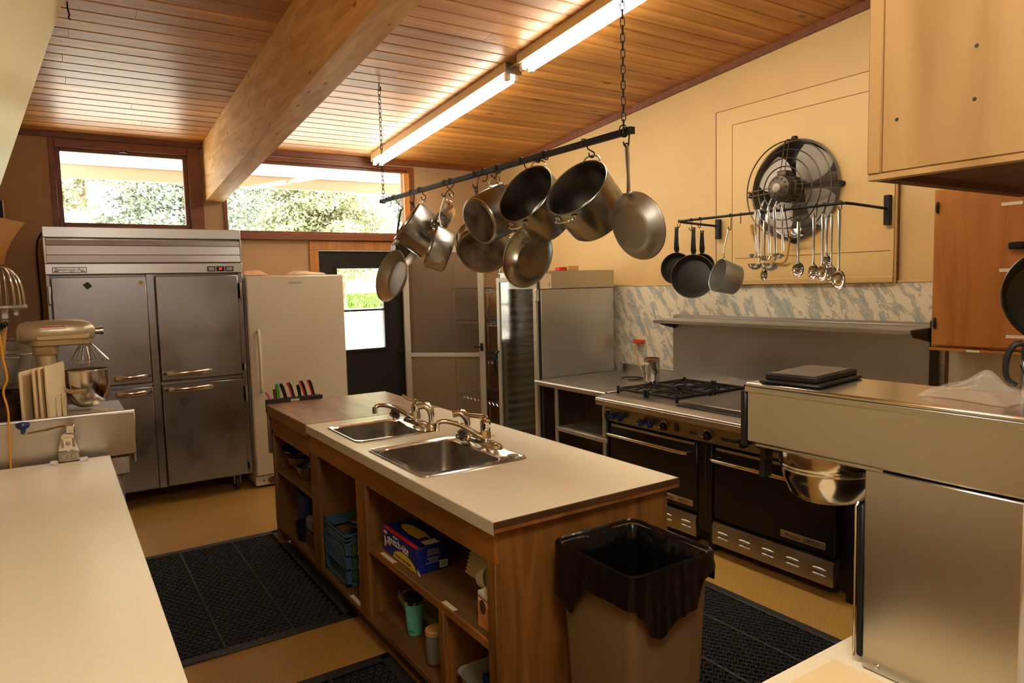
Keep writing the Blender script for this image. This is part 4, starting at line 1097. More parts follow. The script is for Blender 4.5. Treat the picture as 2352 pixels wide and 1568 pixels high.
part('picture_print', MB().add([(1.1342, 1.99, .495), (1.1342, 1.89, .495), (1.1342, 1.90, .54), (1.1342, 1.93, .575), (1.1342, 1.99, .585)], [(0, 1, 2, 3, 4)]), 'dog_box', dg, smooth=False)
part('dark_patch', disc_x(1.1338, 1.957, .567, .02, .025), 'edge', dg, smooth=False)
part('red_stripe', MB().add([(1.1338, 1.99, .596), (1.1338, 1.885, .590), (1.1338, 1.885, .595), (1.1338, 1.99, .602)], [(0, 1, 2, 3)]), 'red', dg, smooth=False)
pt = thing('perforated_tray', 'grey-white perforated plastic tray at the bottom near corner of the island', 'tray', (1.30, 2.02, .15))
part('tray_wall', MB().loft([rrect(1.15, 1.48, 1.87, 2.15, .04, .152), rrect(1.135, 1.49, 1.85, 2.168, .045, .245), rrect(1.128, 1.494, 1.843, 2.175, .045, .25), rrect(1.138, 1.488, 1.853, 2.165, .045, .244), rrect(1.155, 1.475, 1.875, 2.145, .04, .158)], (True, True)), 'grey_alu', pt)
hl = MB()
for i in range(7):
    for z in (.19, .215):
        hl.cyl((1.139 if z > .2 else 1.142, 2.12 - i * .036, z), (1.134 if z > .2 else 1.137, 2.12 - i * .036, z), .004, n=8)
parts('hole', hl, 'black_print', pt)
solo('blue_carton', MB().box(1.19, 1.33, 1.90, 2.07, .16, .262, .002), 'blue_box', 'dark blue carton standing in the perforated tray', 'carton', (1.26, 1.98, .16))

# ------------------------------------------------------------------ bin
bn = thing('waste_bin', 'tall square tan waste bin at the near end of the island', 'bin', (1.46, 1.565, 0))
def sq(x0, x1, y0, y1, r, z): return rrect(x0, x1, y0, y1, r, z, 5)
part('tub', MB().loft([sq(1.315, 1.585, 1.43, 1.70, .03, 0), sq(1.292, 1.612, 1.395, 1.738, .032, .77), sq(1.285, 1.62, 1.388, 1.745, .034, .775), sq(1.283, 1.622, 1.386, 1.747, .034, .822), sq(1.293, 1.612, 1.396, 1.737, .03, .822), sq(1.33, 1.575, 1.44, 1.69, .03, .02)], (True, True)), 'bin', bn)
# liner: one sheet from inside, over the rim, hanging outside with a wavy hem
P0 = rrect(1.279, 1.626, 1.382, 1.751, .036, 0, 9)
per = []; s = 0
for i, p in enumerate(P0):
    if i: s += math.dist(P0[i - 1][:2], p[:2])
    per.append(s)
def dense(step=.008):
    out = []
    n = len(P0)
    for i in range(n):
        a = Vector(P0[i]); b = Vector(P0[(i + 1) % n]); k = max(1, int((b - a).length / step))
        out += [a.lerp(b, q / k) for q in range(k)]
    return out
D = dense()
def drop(p):
    x, yv = p.x, p.y
    def interp(t, tab):
        for (a, va), (b, vb) in zip(tab, tab[1:]):
            if a <= t <= b:
                q = (t - a) / (b - a); q = q * q * (3 - 2 * q)
                return va + (vb - va) * q
        return tab[-1][1]
    if x < 1.30: return interp((1.751 - yv) / .37, [(-.1, .165), (0, .165), (.17, .175), (.30, .20), (.40, .135), (.47, .098), (.8, .095), (1.1, .10)])
    if yv < 1.40: return interp((x - 1.279) / .347, [(-.1, .10), (0, .10), (.1, .12), (.2, .185), (.3, .20), (.5, .16), (.68, .15), (.78, .07), (1.1, .04)])
    return .10
rings = []
cx, cyv = 1.4525, 1.5665
def offs(p, e, z): 
    d = Vector((p.x - cx, p.y - cyv, 0)); l = max(abs(d.x) / .1735, abs(d.y) / .1845)
    return (p.x + d.x / d.length * e, p.y + d.y / d.length * e, z)
rr = random.Random(11)
wob = [rr.gauss(0, 1) for _ in D]
wob = [sum(wob[(i + k) % len(D)] for k in range(-3, 4)) / 7 for i in range(len(D))]
for zz, e, w in ((.05, -.095, .3), (.3, -.078, .9), (.6, -.055, 1.1), (.76, -.036, .8), (.812, -.024, .3), (.829, -.008, .15), (.832, .0, .15), (.828, .005, .15), (.80, .006, .3)):
    rings.append([offs(p, e + .006 * w * wob[i], zz + .004 * w * wob[(i + 5) % len(D)]) for i, p in enumerate(D)])
for f_ in (.35, .6, .8, 1.0):
    rings.append([offs(p, .007 + .0018 * wob[i] * (1 + f_ * 1.5) + .004 * f_, .80 - (drop(p) - .03) * f_) for i, p in enumerate(D)])
solo('bin_liner', MB().loft(rings, (True, False)), 'bag', 'black plastic liner folded over the rim of the waste bin', 'bin liner', (1.4525, 1.5665, .05))

# ------------------------------------------------------------------ floor mats
def floor_mat_obj(x0, x1, y0, y1, label, seams):
    t = thing('rubber_mat', label, 'mat', ((x0 + x1) / 2, (y0 + y1) / 2, 0), 'black rubber floor mats')
    part('base', MB().box(x0 + .03, x1 - .03, y0 + .03, y1 - .03, .001, .004, 0), 'rubber_dark', t, smooth=False)
    e = MB()
    for (a, b, c, d) in ((x0, x0 + .05, y0, y1), (x1 - .05, x1, y0, y1), (x0, x1, y0, y0 + .05), (x0, x1, y1 - .05, y1)):
        e.box(a, b, c, d, .001, .013, .004)
    part('border', e, 'rubber', t)
    g = MB(); px = .036; py = .031
    nx = int((x1 - x0 - .10) / px); ny = int((y1 - y0 - .10) / py)
    unit = []
    k = 8
    for j in range(ny):
        for i in range(nx):
            cx = x0 + .05 + px * (i + .5 + (.5 if j % 2 else 0)) ; cyv = y0 + .05 + py * (j + .5)
            if cx > x1 - .05: continue
            vs = []
            for r_, z in ((.0172, .009), (.0152, .0138), (.0128, .0132), (.0125, .004)):
                vs += [(cx + r_ * math.cos(2 * PI * (q + .5) / k), cyv + r_ * math.sin(2 * PI * (q + .5) / k), z) for q in range(k)]
            fs = []
            for a in range(3):
                fs += [(a * k + q, a * k + (q + 1) % k, (a + 1) * k + (q + 1) % k, (a + 1) * k + q) for q in range(k)]
            g.add(vs, fs)
    part('ring', g, 'rubber', t, kind='stuff', smooth=False)
    for sx in seams:
        part('seam', MB().box(sx - .006, sx + .006, y0 + .05, y1 - .05, .004, .015, .002), 'rubber', t)
floor_mat_obj(.245, 1.168, 3.265, 4.775, 'black rubber mat on the floor beside the far half of the island', [.55, .86])
floor_mat_obj(.245, 1.148, 1.32, 2.84, 'black rubber mat at the bottom of the view beside the near half of the island', [.55, .86])
floor_mat_obj(1.95, 2.865, 1.10, 2.62, 'black rubber mat between the waste bin and the range', [2.25, 2.56])

# ------------------------------------------------------------------ left side
lc = thing('counter_cabinet', 'base cabinet under the cream counter in the left foreground', 'cabinet', (-.13, 2.2, 0))
part('carcass', MB().box(XL + .005, .12, .98, 3.54, .1, .878, .003), 'island_v', lc)
part('toe_kick', MB().box(XL + .005, .06, 1.0, 3.5, 0, .1, .002), 'edge', lc)
ct = solo('laminate_counter', MB().box(XL + .002, .161, .93, 3.60, .88, .92, .002), 'laminate', 'long cream laminate counter in the left foreground', 'counter', (-.13, 2.3, .88))
part('end_edging', MB().box(XL + .002, .163, 3.60, 3.604, .88, .919, .001), 'laminate_edge', ct)

st = thing('stainless_table', 'stainless table with an upstand behind the left counter', 'table', (-.05, 4.2, 0))
part('upstand', MB().box(-.235 - .15, .277, 3.68, 3.70, .895, 1.098, .004), 'steel', st)
part('upstand_lip', MB().tube([(-.385, 3.69, 1.098), (.277, 3.69, 1.098)], .0095, 8), 'steel', st)
part('tabletop', MB().box(-.385, .277, 3.70, 4.72, .985, 1.018, .004), 'steel', st)
part('side_apron', MB().box(.262, .277, 3.70, 4.72, .85, .985, .003), 'steel', st)
part('gusset', MB().box(.14, .245, 3.70, 3.78, .80, .885, .004), 'galv', st)
for x, yv in ((.192, 3.74), (.192, 4.62), (-.33, 3.74), (-.33, 4.62)):
    part('leg', MB().cyl((x, yv, 0), (x, yv, .986), .026, n=20), 'galv', st)

# can opener
co = thing('can_opener', 'crank can opener with a blue knob clamped to the left counter edge', 'can opener', (.013, 3.575, .92))
part('base_plate', MB().prism([(-.05, 3.535), (.06, 3.535), (.075, 3.55), (.075, 3.61), (-.065, 3.61), (-.065, 3.55)], 2, .9203, .926), 'chrome_soft', co)
part('clamp_block', MB().box(-.035, .045, 3.545, 3.605, .926, .975, .004).box(-.027, -.003, 3.54, 3.55, .935, .962, .002).box(.013, .037, 3.54, 3.55, .935, .962, .002), 'steel_dark', co)
part('upright', MB().prism([(-.032, .972), (.043, .972), (.036, 1.0), (.026, 1.04), (.0, 1.045), (-.016, 1.04), (-.026, 1.0)], 1, 3.56, 3.59), 'chrome_soft', co)
part('gear_plate', MB().prism([(-.010, .985), (.005, .968), (.02, .985), (.02, 1.03), (-.010, 1.03)], 1, 3.545, 3.561), 'chrome', co)
parts('cutter', MB().cyl((.005, 3.543, 1.006), (.005, 3.536, 1.006), .009, n=14).box(-.02, -.012, 3.54, 3.562, .99, 1.03, .002).box(.022, .03, 3.54, 3.562, .99, 1.03, .002), 'steel_dark', co)
part('head', MB().box(.0, .034, 3.556, 3.592, 1.045, 1.084, .004), 'chrome_soft', co)
ck = part('crank', MB().tube([(.02, 3.57, 1.08), (-.02, 3.568, 1.082), (-.07, 3.566, 1.073), (-.11, 3.564, 1.068), (-.152, 3.563, 1.066)], .0055, 8, flat=(1, 1.8)), 'chrome_soft', co)
part('knob', MB().lathe([(0, 1.068), (.009, 1.068), (.010, 1.085), (.022, 1.094), (.027, 1.105), (.024, 1.114), (0, 1.118)], 24, Matrix.Translation((-.15, 3.563, 0))), 'blue_knob', ck)

# mixer
mx = thing('stand_mixer', 'champagne coloured stand mixer with steel bowl on the stainless table', 'mixer', (.02, 4.12, 1.018))
yM = 4.12
def mring(x, z, hw, hz, n=20, p=2.6):
    out = []
    for i in range(n):
        a = 2 * PI * i / n; c, s = math.cos(a), math.sin(a)
        out.append((x, yM + hw * abs(c) ** (2 / p) * (1 if c >= 0 else -1), z + hz * abs(s) ** (2 / p) * (1 if s >= 0 else -1)))
    return out
head = MB().loft([mring(-.168, 1.462, .03, .025), mring(-.158, 1.464, .058, .045), mring(-.13, 1.466, .074, .056), mring(-.06, 1.466, .078, .060), mring(.04, 1.466, .078, .061), mring(.10, 1.464, .074, .058), mring(.135, 1.462, .062, .048), mring(.155, 1.460, .04, .03), mring(.16, 1.46, .02, .016)], (True, True))
part('head', head, 'mixer', mx)
part('head_skirt', MB().loft([rrect(-.13, .145, yM - .07, yM + .07, .05, 1.43), rrect(-.128, .143, yM - .068, yM + .068, .05, 1.405), rrect(-.115, .135, yM - .06, yM + .06, .045, 1.398)], (True, True)), 'mixer_light', mx)
part('trim_band', MB().box(-.09, .13, yM - .081, yM - .06, 1.43, 1.455, .004), 'mixer_light', mx)
q = part('name_label', MB().box(-.07, .035, yM - .0815, yM - .06, 1.484, 1.500, .001), 'white', mx)
part('red_line', MB().box(-.068, .033, yM - .0823, yM - .0812, 1.493, 1.4985, 0), 'red', q)
part('nose_cap', MB().lathe([(0, 0), (.017, 0), (.017, .02), (.021, .022), (.021, .036), (0, .038)], 20, frame_of((.158, yM, 1.462), (1, 0, 0))), 'chrome_soft', mx)
part('neck', MB().loft([rrect(-.112, .0, yM - .05, yM + .05, .03, 1.40), rrect(-.11, -.002, yM - .05, yM + .05, .03, 1.36), rrect(-.10, -.012, yM - .045, yM + .045, .03, 1.352)], (True, True)), 'mixer_light', mx)
part('column', MB().loft([rrect(-.10, -.015, yM - .045, yM + .045, .03, 1.36), rrect(-.10, -.005, yM - .05, yM + .05, .03, 1.2), rrect(-.12, .02, yM - .07, yM + .07, .03, 1.06)], (True, True)), 'mixer', mx)
part('foot', MB().loft([rrect(-.13, .235, yM - .11, yM + .11, .04, 1.019), rrect(-.13, .235, yM - .11, yM + .11, .04, 1.035), rrect(-.11, .215, yM - .09, yM + .09, .04, 1.055), rrect(-.09, .05, yM - .07, yM + .07, .04, 1.075)], (True, True)), 'mixer', mx)
bw = part('bowl', MB().lathe([(0, 1.087), (.04, 1.086), (.078, 1.11), (.098, 1.16), (.104, 1.22), (.104, 1.268), (.109, 1.272), (.110, 1.269), (.107, 1.266), (.107, 1.22), (.101, 1.158), (.08, 1.106), (.042, 1.082), (0, 1.082)], 40, Matrix.Translation((.105, yM, 0))), 'chrome_soft', mx)
parts('yoke', MB().tube([(-.02, yM - .06, 1.20), (.03, yM - .105, 1.175), (.09, yM - .112, 1.172), (.10, yM - .112, 1.172)], .011, 8, flat=(1, .5)).tube([(-.02, yM + .06, 1.20), (.03, yM + .105, 1.175), (.10, yM + .112, 1.172)], .011, 8, flat=(1, .5)), 'mixer_light', mx)
wh = MB()
for i in range(16):
    a = 2 * PI * i / 16
    wh.tube([(.115 + .028 * math.cos(a), yM + .028 * math.sin(a), 1.396), (.125 + .085 * math.cos(a), yM + .085 * math.sin(a), 1.312)], .0016, 5)
wh.torus((.125, yM, 1.312), (0, 0, 1), .086, .002, 32, 6)
part('wire_guard', wh, 'chrome_soft', mx)
part('beater_shaft', MB().cyl((.125, yM, 1.40), (.125, yM, 1.285), .008, n=12), 'chrome_soft', mx)

# cutting boards in a wire rack
for i, (x, w) in enumerate(((-.163, .062), (-.113, .015), (-.092, .018), (-.067, .015))):
    M0 = Matrix.Translation((x, 3.80, 1.022)) @ Matrix.Rotation(R(-16 if i else -18), 4, 'Z')
    lab = ['leftmost cutting board in the wire rack', 'second cutting board from the left in the wire rack', 'third cutting board from the left in the wire rack', 'rightmost cutting board in the wire rack, widest to view'][i]
    solo('cutting_board', MB().box(0, .012, 0, .26, .0, .285 + .006 * i, .004, M0), 'board', 'cream plastic ' + lab, 'cutting board', tuple(M0.translation), 'cutting boards in the rack')
wr = thing('board_rack', 'thin wire rack holding the cream cutting boards', 'rack', (-.05, 3.8, 1.02))
m = MB()
for x in (-.05, -.03):
    M0 = Matrix.Translation((x + .014, 3.775, 1.022)) @ Matrix.Rotation(R(-20), 4, 'Z')
    m.tube([M0 @ Vector(p) for p in ((0, .02, .0), (0, .02, .155), (0, .085, .165), (0, .085, 0))], .0022, 6)
for x in (-.178, -.128, -.105, -.08):
    M0 = Matrix.Translation((x + .008, 3.775, 1.022)) @ Matrix.Rotation(R(-16), 4, 'Z')
    m.tube([M0 @ Vector(p) for p in ((0, .05, .0), (0, .05, .08), (0, .20, .08), (0, .20, 0))], .0022, 6)
part('divider_wire', m, 'chrome_soft', wr)
part('base_wire', MB().tube([(-.185, 3.79, 1.0235), (-.02, 3.79, 1.0235), (.10, 3.96, 1.0235), (-.06, 3.98, 1.0235)], .003, 6, closed=True), 'chrome_soft', wr)

# pots and whip at the left edge
def deep_pot(name, x, yv, z, r, h, m, label, tilt=0, cat='pot'):
    Mx = Matrix.Translation((x, yv, z)) @ Matrix.Rotation(R(tilt), 4, 'Y')
    solo(name, MB().lathe([(0, .003), (r * .93, .003), (r - .003, h), (r + .002, h + .003), (r + .005, h), (r + .001, h - .004), (r * .95, .0), (0, 0)], 36, Mx), m, label, cat, (x, yv, z))
deep_pot('wooden_block', -.28, 4.05, 1.02, .10, .12, 'edge', 'dark round wooden stand at the left edge under the colanders', 0, 'stand')
deep_pot('colander', -.285, 4.02, 1.245, .105, .13, 'alu', 'grey metal colander at the left edge, nearest the yellow cable', 8)
deep_pot('saucepan', -.255, 4.27, 1.20, .12, .17, 'alu', 'dull saucepan behind the grey colander at the left edge', 6)
deep_pot('stockpot', -.20, 4.55, 1.02, .115, .40, 'steel_dark', 'tall dark pot behind the saucepan, left of the mixer', 0)
solo('storage_crate', MB().box(-.38, -.15, 4.19, 4.36, 1.02, 1.195, .005).box(-.385, -.145, 4.185, 4.365, 1.17, 1.19, .003), 'edge', 'dark wooden box holding the saucepan at the left edge', 'box', (-.26, 4.2, 1.02))
wp = thing('balloon_whip', 'large wire whip standing upright at the left edge', 'whisk', (-.20, 4.0, 1.37))
m = MB()
for i in range(9):
    a = PI * i / 9
    d = Vector((math.cos(a), math.sin(a), 0))
    pts = []
    for k in range(17):
        t = -1 + 2 * k / 16
        rad = .082 * math.sin(PI / 2 * t) * (1 if abs(t) < .9 else 1); zz = 1.60 + .185 * math.cos(PI / 2 * t) ** .75
        pts.append(Vector((-.20, 4.0, zz)) + d * rad)
    m.tube(pts, .0022, 5)
part('wire_loops', m, 'chrome_soft', wp)
part('collar', MB().lathe([(.084, 1.588), (.089, 1.594), (.089, 1.604), (.084, 1.608), (.078, 1.60)], 32, Matrix.Translation((-.20, 4.0, 0)), closed=True), 'alu', wp)
part('hub', MB().box(-.284, -.116, 3.985, 4.015, 1.592, 1.604, .003).box(-.215, -.185, 3.985, 4.015, 1.54, 1.60, .004).box(-.17, -.145, 3.99, 4.01, 1.555, 1.60, .004), 'alu', wp)
part('shaft', MB().cyl((-.20, 4.0, 1.55), (-.24, 4.02, 1.26), .011, n=12), 'kraft', wp)
m = MB()
pts = [(-.275 + .085 * k / 60, 3.93 + .014 * math.sin(k * .9), 1.475 + .05 * k / 60 + .014 * math.cos(k * .9)) for k in range(61)]
solo('coiled_cord', m.tube(pts, .004, 5), 'black_plastic', 'black coiled cord crossing below the wire whip', 'cord', (-.24, 3.93, 1.48))
solo('yellow_cable', MB().tube([(-.225, 3.63, 1.62), (-.206, 3.625, 1.485), (-.202, 3.622, 1.40), (-.192, 3.62, 1.305), (-.205, 3.62, 1.265), (-.209, 3.62, 1.235), (-.199, 3.62, 1.166), (-.201, 3.615, 1.05), (-.205, 3.612, .93), (-.206, 3.61, .70)], .0042, 8, cr=4), 'cable', 'yellow cable hanging down at the left edge', 'cable', (-.206, 3.61, .7))

# hood, wall box, curled paper
hd = thing('slanted_hood', 'cream painted sloping metal hood over the left counter', 'hood', (-.15, 2.5, 1.9))
e0 = (.095, 2.57); e1 = (-.42, 1.045)
m = MB().prism([(.0957, 2.57), (-.40, 1.12), (-.412, 1.125), (.083, 2.575)], 1, -.2, 2.5)
part('slope_sheet', m, 'hood', hd)
part('edge_lip', MB().prism([(.1557, 2.745), (-.40, 1.12), (-.424, 1.128), (.132, 2.753)], 1, 2.5, 2.506).prism([(.116, 2.63), (-.40, 1.12), (-.403, 1.121), (.113, 2.631)], 1, 2.455, 2.50), 'hood', hd)
part('upper_sheet', MB().prism([(.1557, 2.745), (.0957, 2.57), (.083, 2.575), (.10, 2.75)], 1, -.2, 2.5), 'hood', hd)
bxw = thing('wall_box', 'small black box on the back wall left of the window', 'box', (-.335, 6.63, 2.2))
part('case', MB().box(-.40, -.29, 6.58, 6.649, 2.22, 2.37, .004), 'black_plastic', bxw)
part('cover_edge', MB().box(-.288, -.278, 6.575, 6.649, 2.215, 2.375, .002), 'white_plastic', bxw)
rows = []
for i in range(9):
    t = i / 8
    zz = 2.06 - .25 * t
    wdt = .10 * (1 - t) ** 1.6 + .035
    rows.append([(-.26 + (wdt + .02) * s, 4.4 + .03 * math.sin(2.2 * s + t), zz - .035 * s * (1 - t)) for s in [k / 7 for k in range(8)]])
solo('curled_paper', MB().sheet(rows, .0015, (0, 1, 0)), 'kraft', 'curled tan paper sheet hanging at the left edge', 'paper', (-.22, 4.4, 1.8))
solo('hanging_rail', MB().box(-.275, -.255, 4.38, 4.46, 1.62, 2.30, .003).box(-.41, -.255, 4.39, 4.45, 2.10, 2.13, .002), 'kraft', 'narrow tan wooden strip holding the curled paper at the left edge', 'strip', (-.265, 4.42, 1.62))
solo('ceiling_hook', MB().tube([(.150, 4.285, 3.13), (.150, 4.285, 3.10), (.152, 4.27, 3.08), (.155, 4.25, 3.055), (.150, 4.245, 3.04), (.158, 4.24, 3.03)], .004, 6), 'iron', 'small black hook in the plank ceiling left of the beam', 'hook', (.15, 4.28, 3.03))
# ------------------------------------------------------------------ fluorescent fixtures
def fixture(y0, y1, x, label):
    t = thing('fluorescent_fixture', label, 'ceiling light', (x, (y0 + y1) / 2, cz((y0 + y1) / 2)), 'fluorescent fixtures on the ceiling')
    def sl(dz): return [(y0, cz(y0) - dz), (y1, cz(y1) - dz)]
    part('channel', MB().prism([(y0, cz(y0) - .001), (y1, cz(y1) - .001), (y1, cz(y1) - .062), (y0, cz(y0) - .062)], 0, x - .062, x + .062), 'fixture', t)
    for s in (-1, 1):
        tb = part('tube', MB().cyl((x + s * .034, y0 + .05, cz(y0 + .05) - .088), (x + s * .034, y1 - .05, cz(y1 - .05) - .088), .019, n=18), 'tube', t)
    for yv in (y0 + .03, y1 - .03):
        m = MB()
        for s in (-1, 1):
            m.box(x + s * .034 - .016, x + s * .034 + .016, yv - .02, yv + .02, cz(yv) - .112, cz(yv) - .060, .004)
        parts('lamp_holder', m, 'white_plastic', t)
    parts('end_cap', MB().box(x - .064, x + .064, y0 - .004, y0 + .004, cz(y0) - .075, cz(y0) - .002, .002).box(x - .064, x + .064, y1 - .004, y1 + .004, cz(y1) - .075, cz(y1) - .002, .002), 'steel_dark', t)
    return t
fixture(4.06, 6.50, 2.72, 'far lit fluorescent fixture on the plank ceiling, ending by the window')
fixture(1.50, 3.93, 2.72, 'near lit fluorescent fixture cut by the top of the view')
solo('cable_conduit', MB().tube([(2.70, 4.06, cz(4.06) - .03), (2.70, 3.93, cz(3.93) - .03)], .008, 8), 'galv', 'short conduit linking the two fluorescent fixtures', 'conduit', (2.7, 4.0, cz(4) - .03))

# ------------------------------------------------------------------ hanging pot rack
RX, RZ = 2.02, 2.263
rk = thing('pot_rack', 'long black square bar of the hanging pot rack over the island', 'pot rack', (RX, 3.47, RZ))
part('bar', MB().box(RX - .013, RX + .013, 2.16, 4.785, RZ - .013, RZ + .013, .002), 'iron', rk)
part('end_cap', MB().box(RX - .0145, RX + .0145, 2.152, 2.162, RZ - .0145, RZ + .0145, .001), 'black', rk)
def chain(yv, label):
    t = thing('rack_chain', label, 'chain', (RX, yv, RZ), 'chains of the pot rack')
    ztop = cz(yv)
    lm = MB().tube([(.0085 * math.cos(a), 0, .0105 * (1 if math.sin(a) > 0 else -1) + .0085 * math.sin(a)) for a in [2 * PI * k / 14 + .01 for k in range(14)]], .0024, 6, closed=True).mesh('link', 'iron')
    z = RZ + .034; k = 0
    while z < ztop - .03:
        o = link('link', lm, t); o.location = (0, 0, z - RZ); o.rotation_euler = (0, 0, R(35 + 90 * (k % 2)))
        z += .0315; k += 1
    part('eye_hook', MB().tube([(RX, yv, ztop + .01), (RX, yv, ztop - .02), (RX + .012, yv, ztop - .03), (RX + .012, yv, ztop - .045), (RX, yv, ztop - .053), (RX - .011, yv, ztop - .045)], .004, 6), 'iron', t)
    part('bar_ring', MB().torus((RX, yv, RZ + .006), (0, 1, 0), .024, .003, 24, 6), 'iron', t)
chain(4.735, 'far chain holding the window end of the pot rack')
chain(2.205, 'near chain holding the range end of the pot rack')
def shook(yb, tgt, what):
    tgt = Vector(tgt)
    pts = [Vector((RX - .017, yb, RZ - .010)), Vector((RX - .017, yb, RZ + .014)), Vector((RX - .008, yb, RZ + .0185)), Vector((RX + .008, yb, RZ + .0185)), Vector((RX + .017, yb, RZ + .010)), Vector((RX + .016, yb, RZ - .02))]
    pts += [tgt + Vector((.012, 0, .018)), tgt + Vector((.010, 0, .001)), tgt + Vector((0, 0, -.006)), tgt + Vector((-.014, 0, .0)), tgt + Vector((-.018, 0, .014))]
    solo('s_hook', MB().tube(pts, .0032, 7, cr=4), 'iron', 'black S-hook on the pot rack ' + what, 'hook', (RX, yb, RZ), 'S-hooks on the pot rack')

def pan(name, label, cat, c, n, r, depth, rb=None, hooky=None, handles='loop', hlen=.2, inner='pot_in', outer='pot', base='pot_base', corner=.014, hw=.011, hm=None, what=None, tipw=None):
    rb = rb or r * .97
    t = thing(name, label, cat, c, 'pans on the hanging rack')
    M = frame_of(c, n)
    part('wall', MB().lathe([(r - .001, -.001), (r + .0035, .0015), (r + .0055, -.001), (r + .0035, -.005), (r + .001, -.007), (rb + .0012, -depth + corner), (rb - corner * .35, -depth + corner * .3), (rb - corner, -depth)], 48, M), outer, t)
    part('inside', MB().lathe([(r - .001, -.001), (r - .0025, -.008), (rb - .003, -depth + corner + .002), (rb - corner, -depth + .004), (0, -depth + .004)], 48, M), inner, t)
    part('base', MB().lathe([(rb - corner, -depth), (rb - corner - .004, -depth - .0015), (0, -depth - .001)], 48, M), base, t)
    hm = hm or outer
    ends = []
    if handles == 'loop':
        for s in (1, -1):
            w = .046
            pts = [(s * (r + .001), -w, -.026), (s * (r + .016), -w, -.022), (s * (r + .034), -w * .75, -.012), (s * (r + .040), 0, -.009), (s * (r + .034), w * .75, -.012), (s * (r + .016), w, -.022), (s * (r + .001), w, -.026)]
            part('loop_handle', MB().tube(pts, .0042, 8, M=M, cr=3).box(s * r - .003, s * r + .003, -w - .012, -w + .012, -.036, -.016, .002, M).box(s * r - .003, s * r + .003, w - .012, w + .012, -.036, -.016, .002, M), 'chrome_soft', t)
        tip = M @ Vector((r + .038, 0, -.009))
    else:
        pts = [(r - .002, 0, -.022), (r + .02, 0, -.012), (r + .05, 0, .004), (r + hlen * .6, 0, .012), (r + hlen, 0, .016)]
        tipw_l = (M.inverted() @ Vector(tipw)) if tipw else None
        if tipw: pts = [(r - .002, 0, -.022), (r + .025, 0, -.010)] + [tuple(Vector((r + .025, 0, -.010)).lerp(tipw_l, q)) for q in (.35, .7, 1.0)]
        h = part('handle', MB().tube(pts, [hw * .9, hw * .8, hw * .75, hw, hw * .9], 10, M=M, flat=(.4, 1), cr=3), hm, t)
        part('bracket', MB().box(r - .003, r + .006, -.022, .022, -.034, -.012, .003, M), outer, h)
        part('hanging_ring', MB().torus((Vector(tipw) if tipw else M @ Vector((r + hlen + .006, 0, .016))), M.to_3x3() @ Vector((0, 0, 1)), .009, .003, 16, 6), 'iron', h)
        tip = Vector(tipw) if tipw else M @ Vector((r + hlen + .012, 0, .016))
    shook(hooky if hooky else tip.y, tip, what or ('holding the ' + label.split(',')[0]))
    return t
pan('stock_pot', 'largest stock pot with open mouth, next to the near end of the rack', 'pot', (1.949, 2.441, 2.065), (-.789, -.168, .591), .151, .21, .146, hooky=2.46, what='holding the largest open stock pot')
pan('stock_pot', 'open stock pot hanging in the middle of the rack, dark inside', 'pot', (1.919, 2.792, 2.079), (-.851, -.20, .486), .153, .225, .147, hooky=2.765, what='holding the middle open stock pot')
pan('stock_pot', 'stock pot showing its blackened round base on the hanging rack', 'pot', (2.075, 3.20, 2.058), (.917, .107, .385), .136, .21, .128, hooky=3.19, what='holding the stock pot with the blackened base')
pan('saute_pan', 'wide pan with a stained dark bottom behind the pots in mid rack', 'pan', (2.124, 3.53, 1.879), (.573, .624, .532), .166, .085, .152, handles='long', hlen=.18, hooky=3.42, corner=.02, what='holding the wide stained pan')
pan('frying_pan', 'polished frying pan hanging below the middle stock pot', 'pan', (2.078, 3.02, 1.788), (-.937, -.265, .229), .163, .05, .126, handles='long', hlen=.25, tipw=(2.05, 2.97, 2.20), hooky=2.96, inner='pot', corner=.024, base='pot', what='holding the frying pan below the stock pots')
pan('frying_pan', 'grey aluminium frying pan hanging bottom outward at the near rack end', 'pan', (2.073, 2.18, 1.878), (.957, .068, .28), .142, .052, .112, handles='long', hlen=.19, tipw=(2.022, 2.19, 2.208), hooky=2.19, inner='alu', outer='alu', base='alu', corner=.022, hw=.012, hm='steel', what='holding the grey frying pan at the near end')
pan('frying_pan', 'aluminium frying pan with black handle at the far window end of the rack', 'pan', (1.899, 4.388, 1.7205), (-.956, -.135, .259), .175, .06, .140, handles='long', hlen=.27, hooky=4.55, inner='alu', outer='alu', base='alu', corner=.026, hm='black_plastic', what='holding the frying pan by the window')
pan('sauce_pot', 'shiny saucepot seen from its side with two loop handles, near the window end', 'pot', (1.939, 4.179, 2.070), (-.766, .24, .596), .145, .215, .141, hooky=4.13, inner='pot', what='holding the shiny side-on saucepot')
pan('saute_pan', 'pan hanging behind the shiny saucepot with its dark inside downward', 'pan', (2.127, 4.557, 1.921), (.509, -.705, -.494), .176, .055, .162, handles='long', hlen=.10, tipw=(2.04, 4.30, 2.20), hooky=4.26, outer='alu', what='holding the pan behind the saucepot')
pan('saucepan', 'narrow saucepan with a long steel handle, seen side-on in mid rack', 'pan', (1.919, 3.816, 1.890), (-.865, .356, .354), .130, .125, .127, handles='long', hlen=.17, hooky=3.715, inner='pot', hm='steel', base='pot', hw=.013, what='holding the side-on saucepan')
pan('sauce_pot', 'bright round pot tucked behind the side-on saucepan', 'pot', (2.03, 3.91, 2.095), (-.75, .35, .56), .10, .09, .09, handles='loop', hooky=3.79, corner=.04, outer='chrome_soft', base='chrome_soft', what='holding the bright pot behind the saucepan')
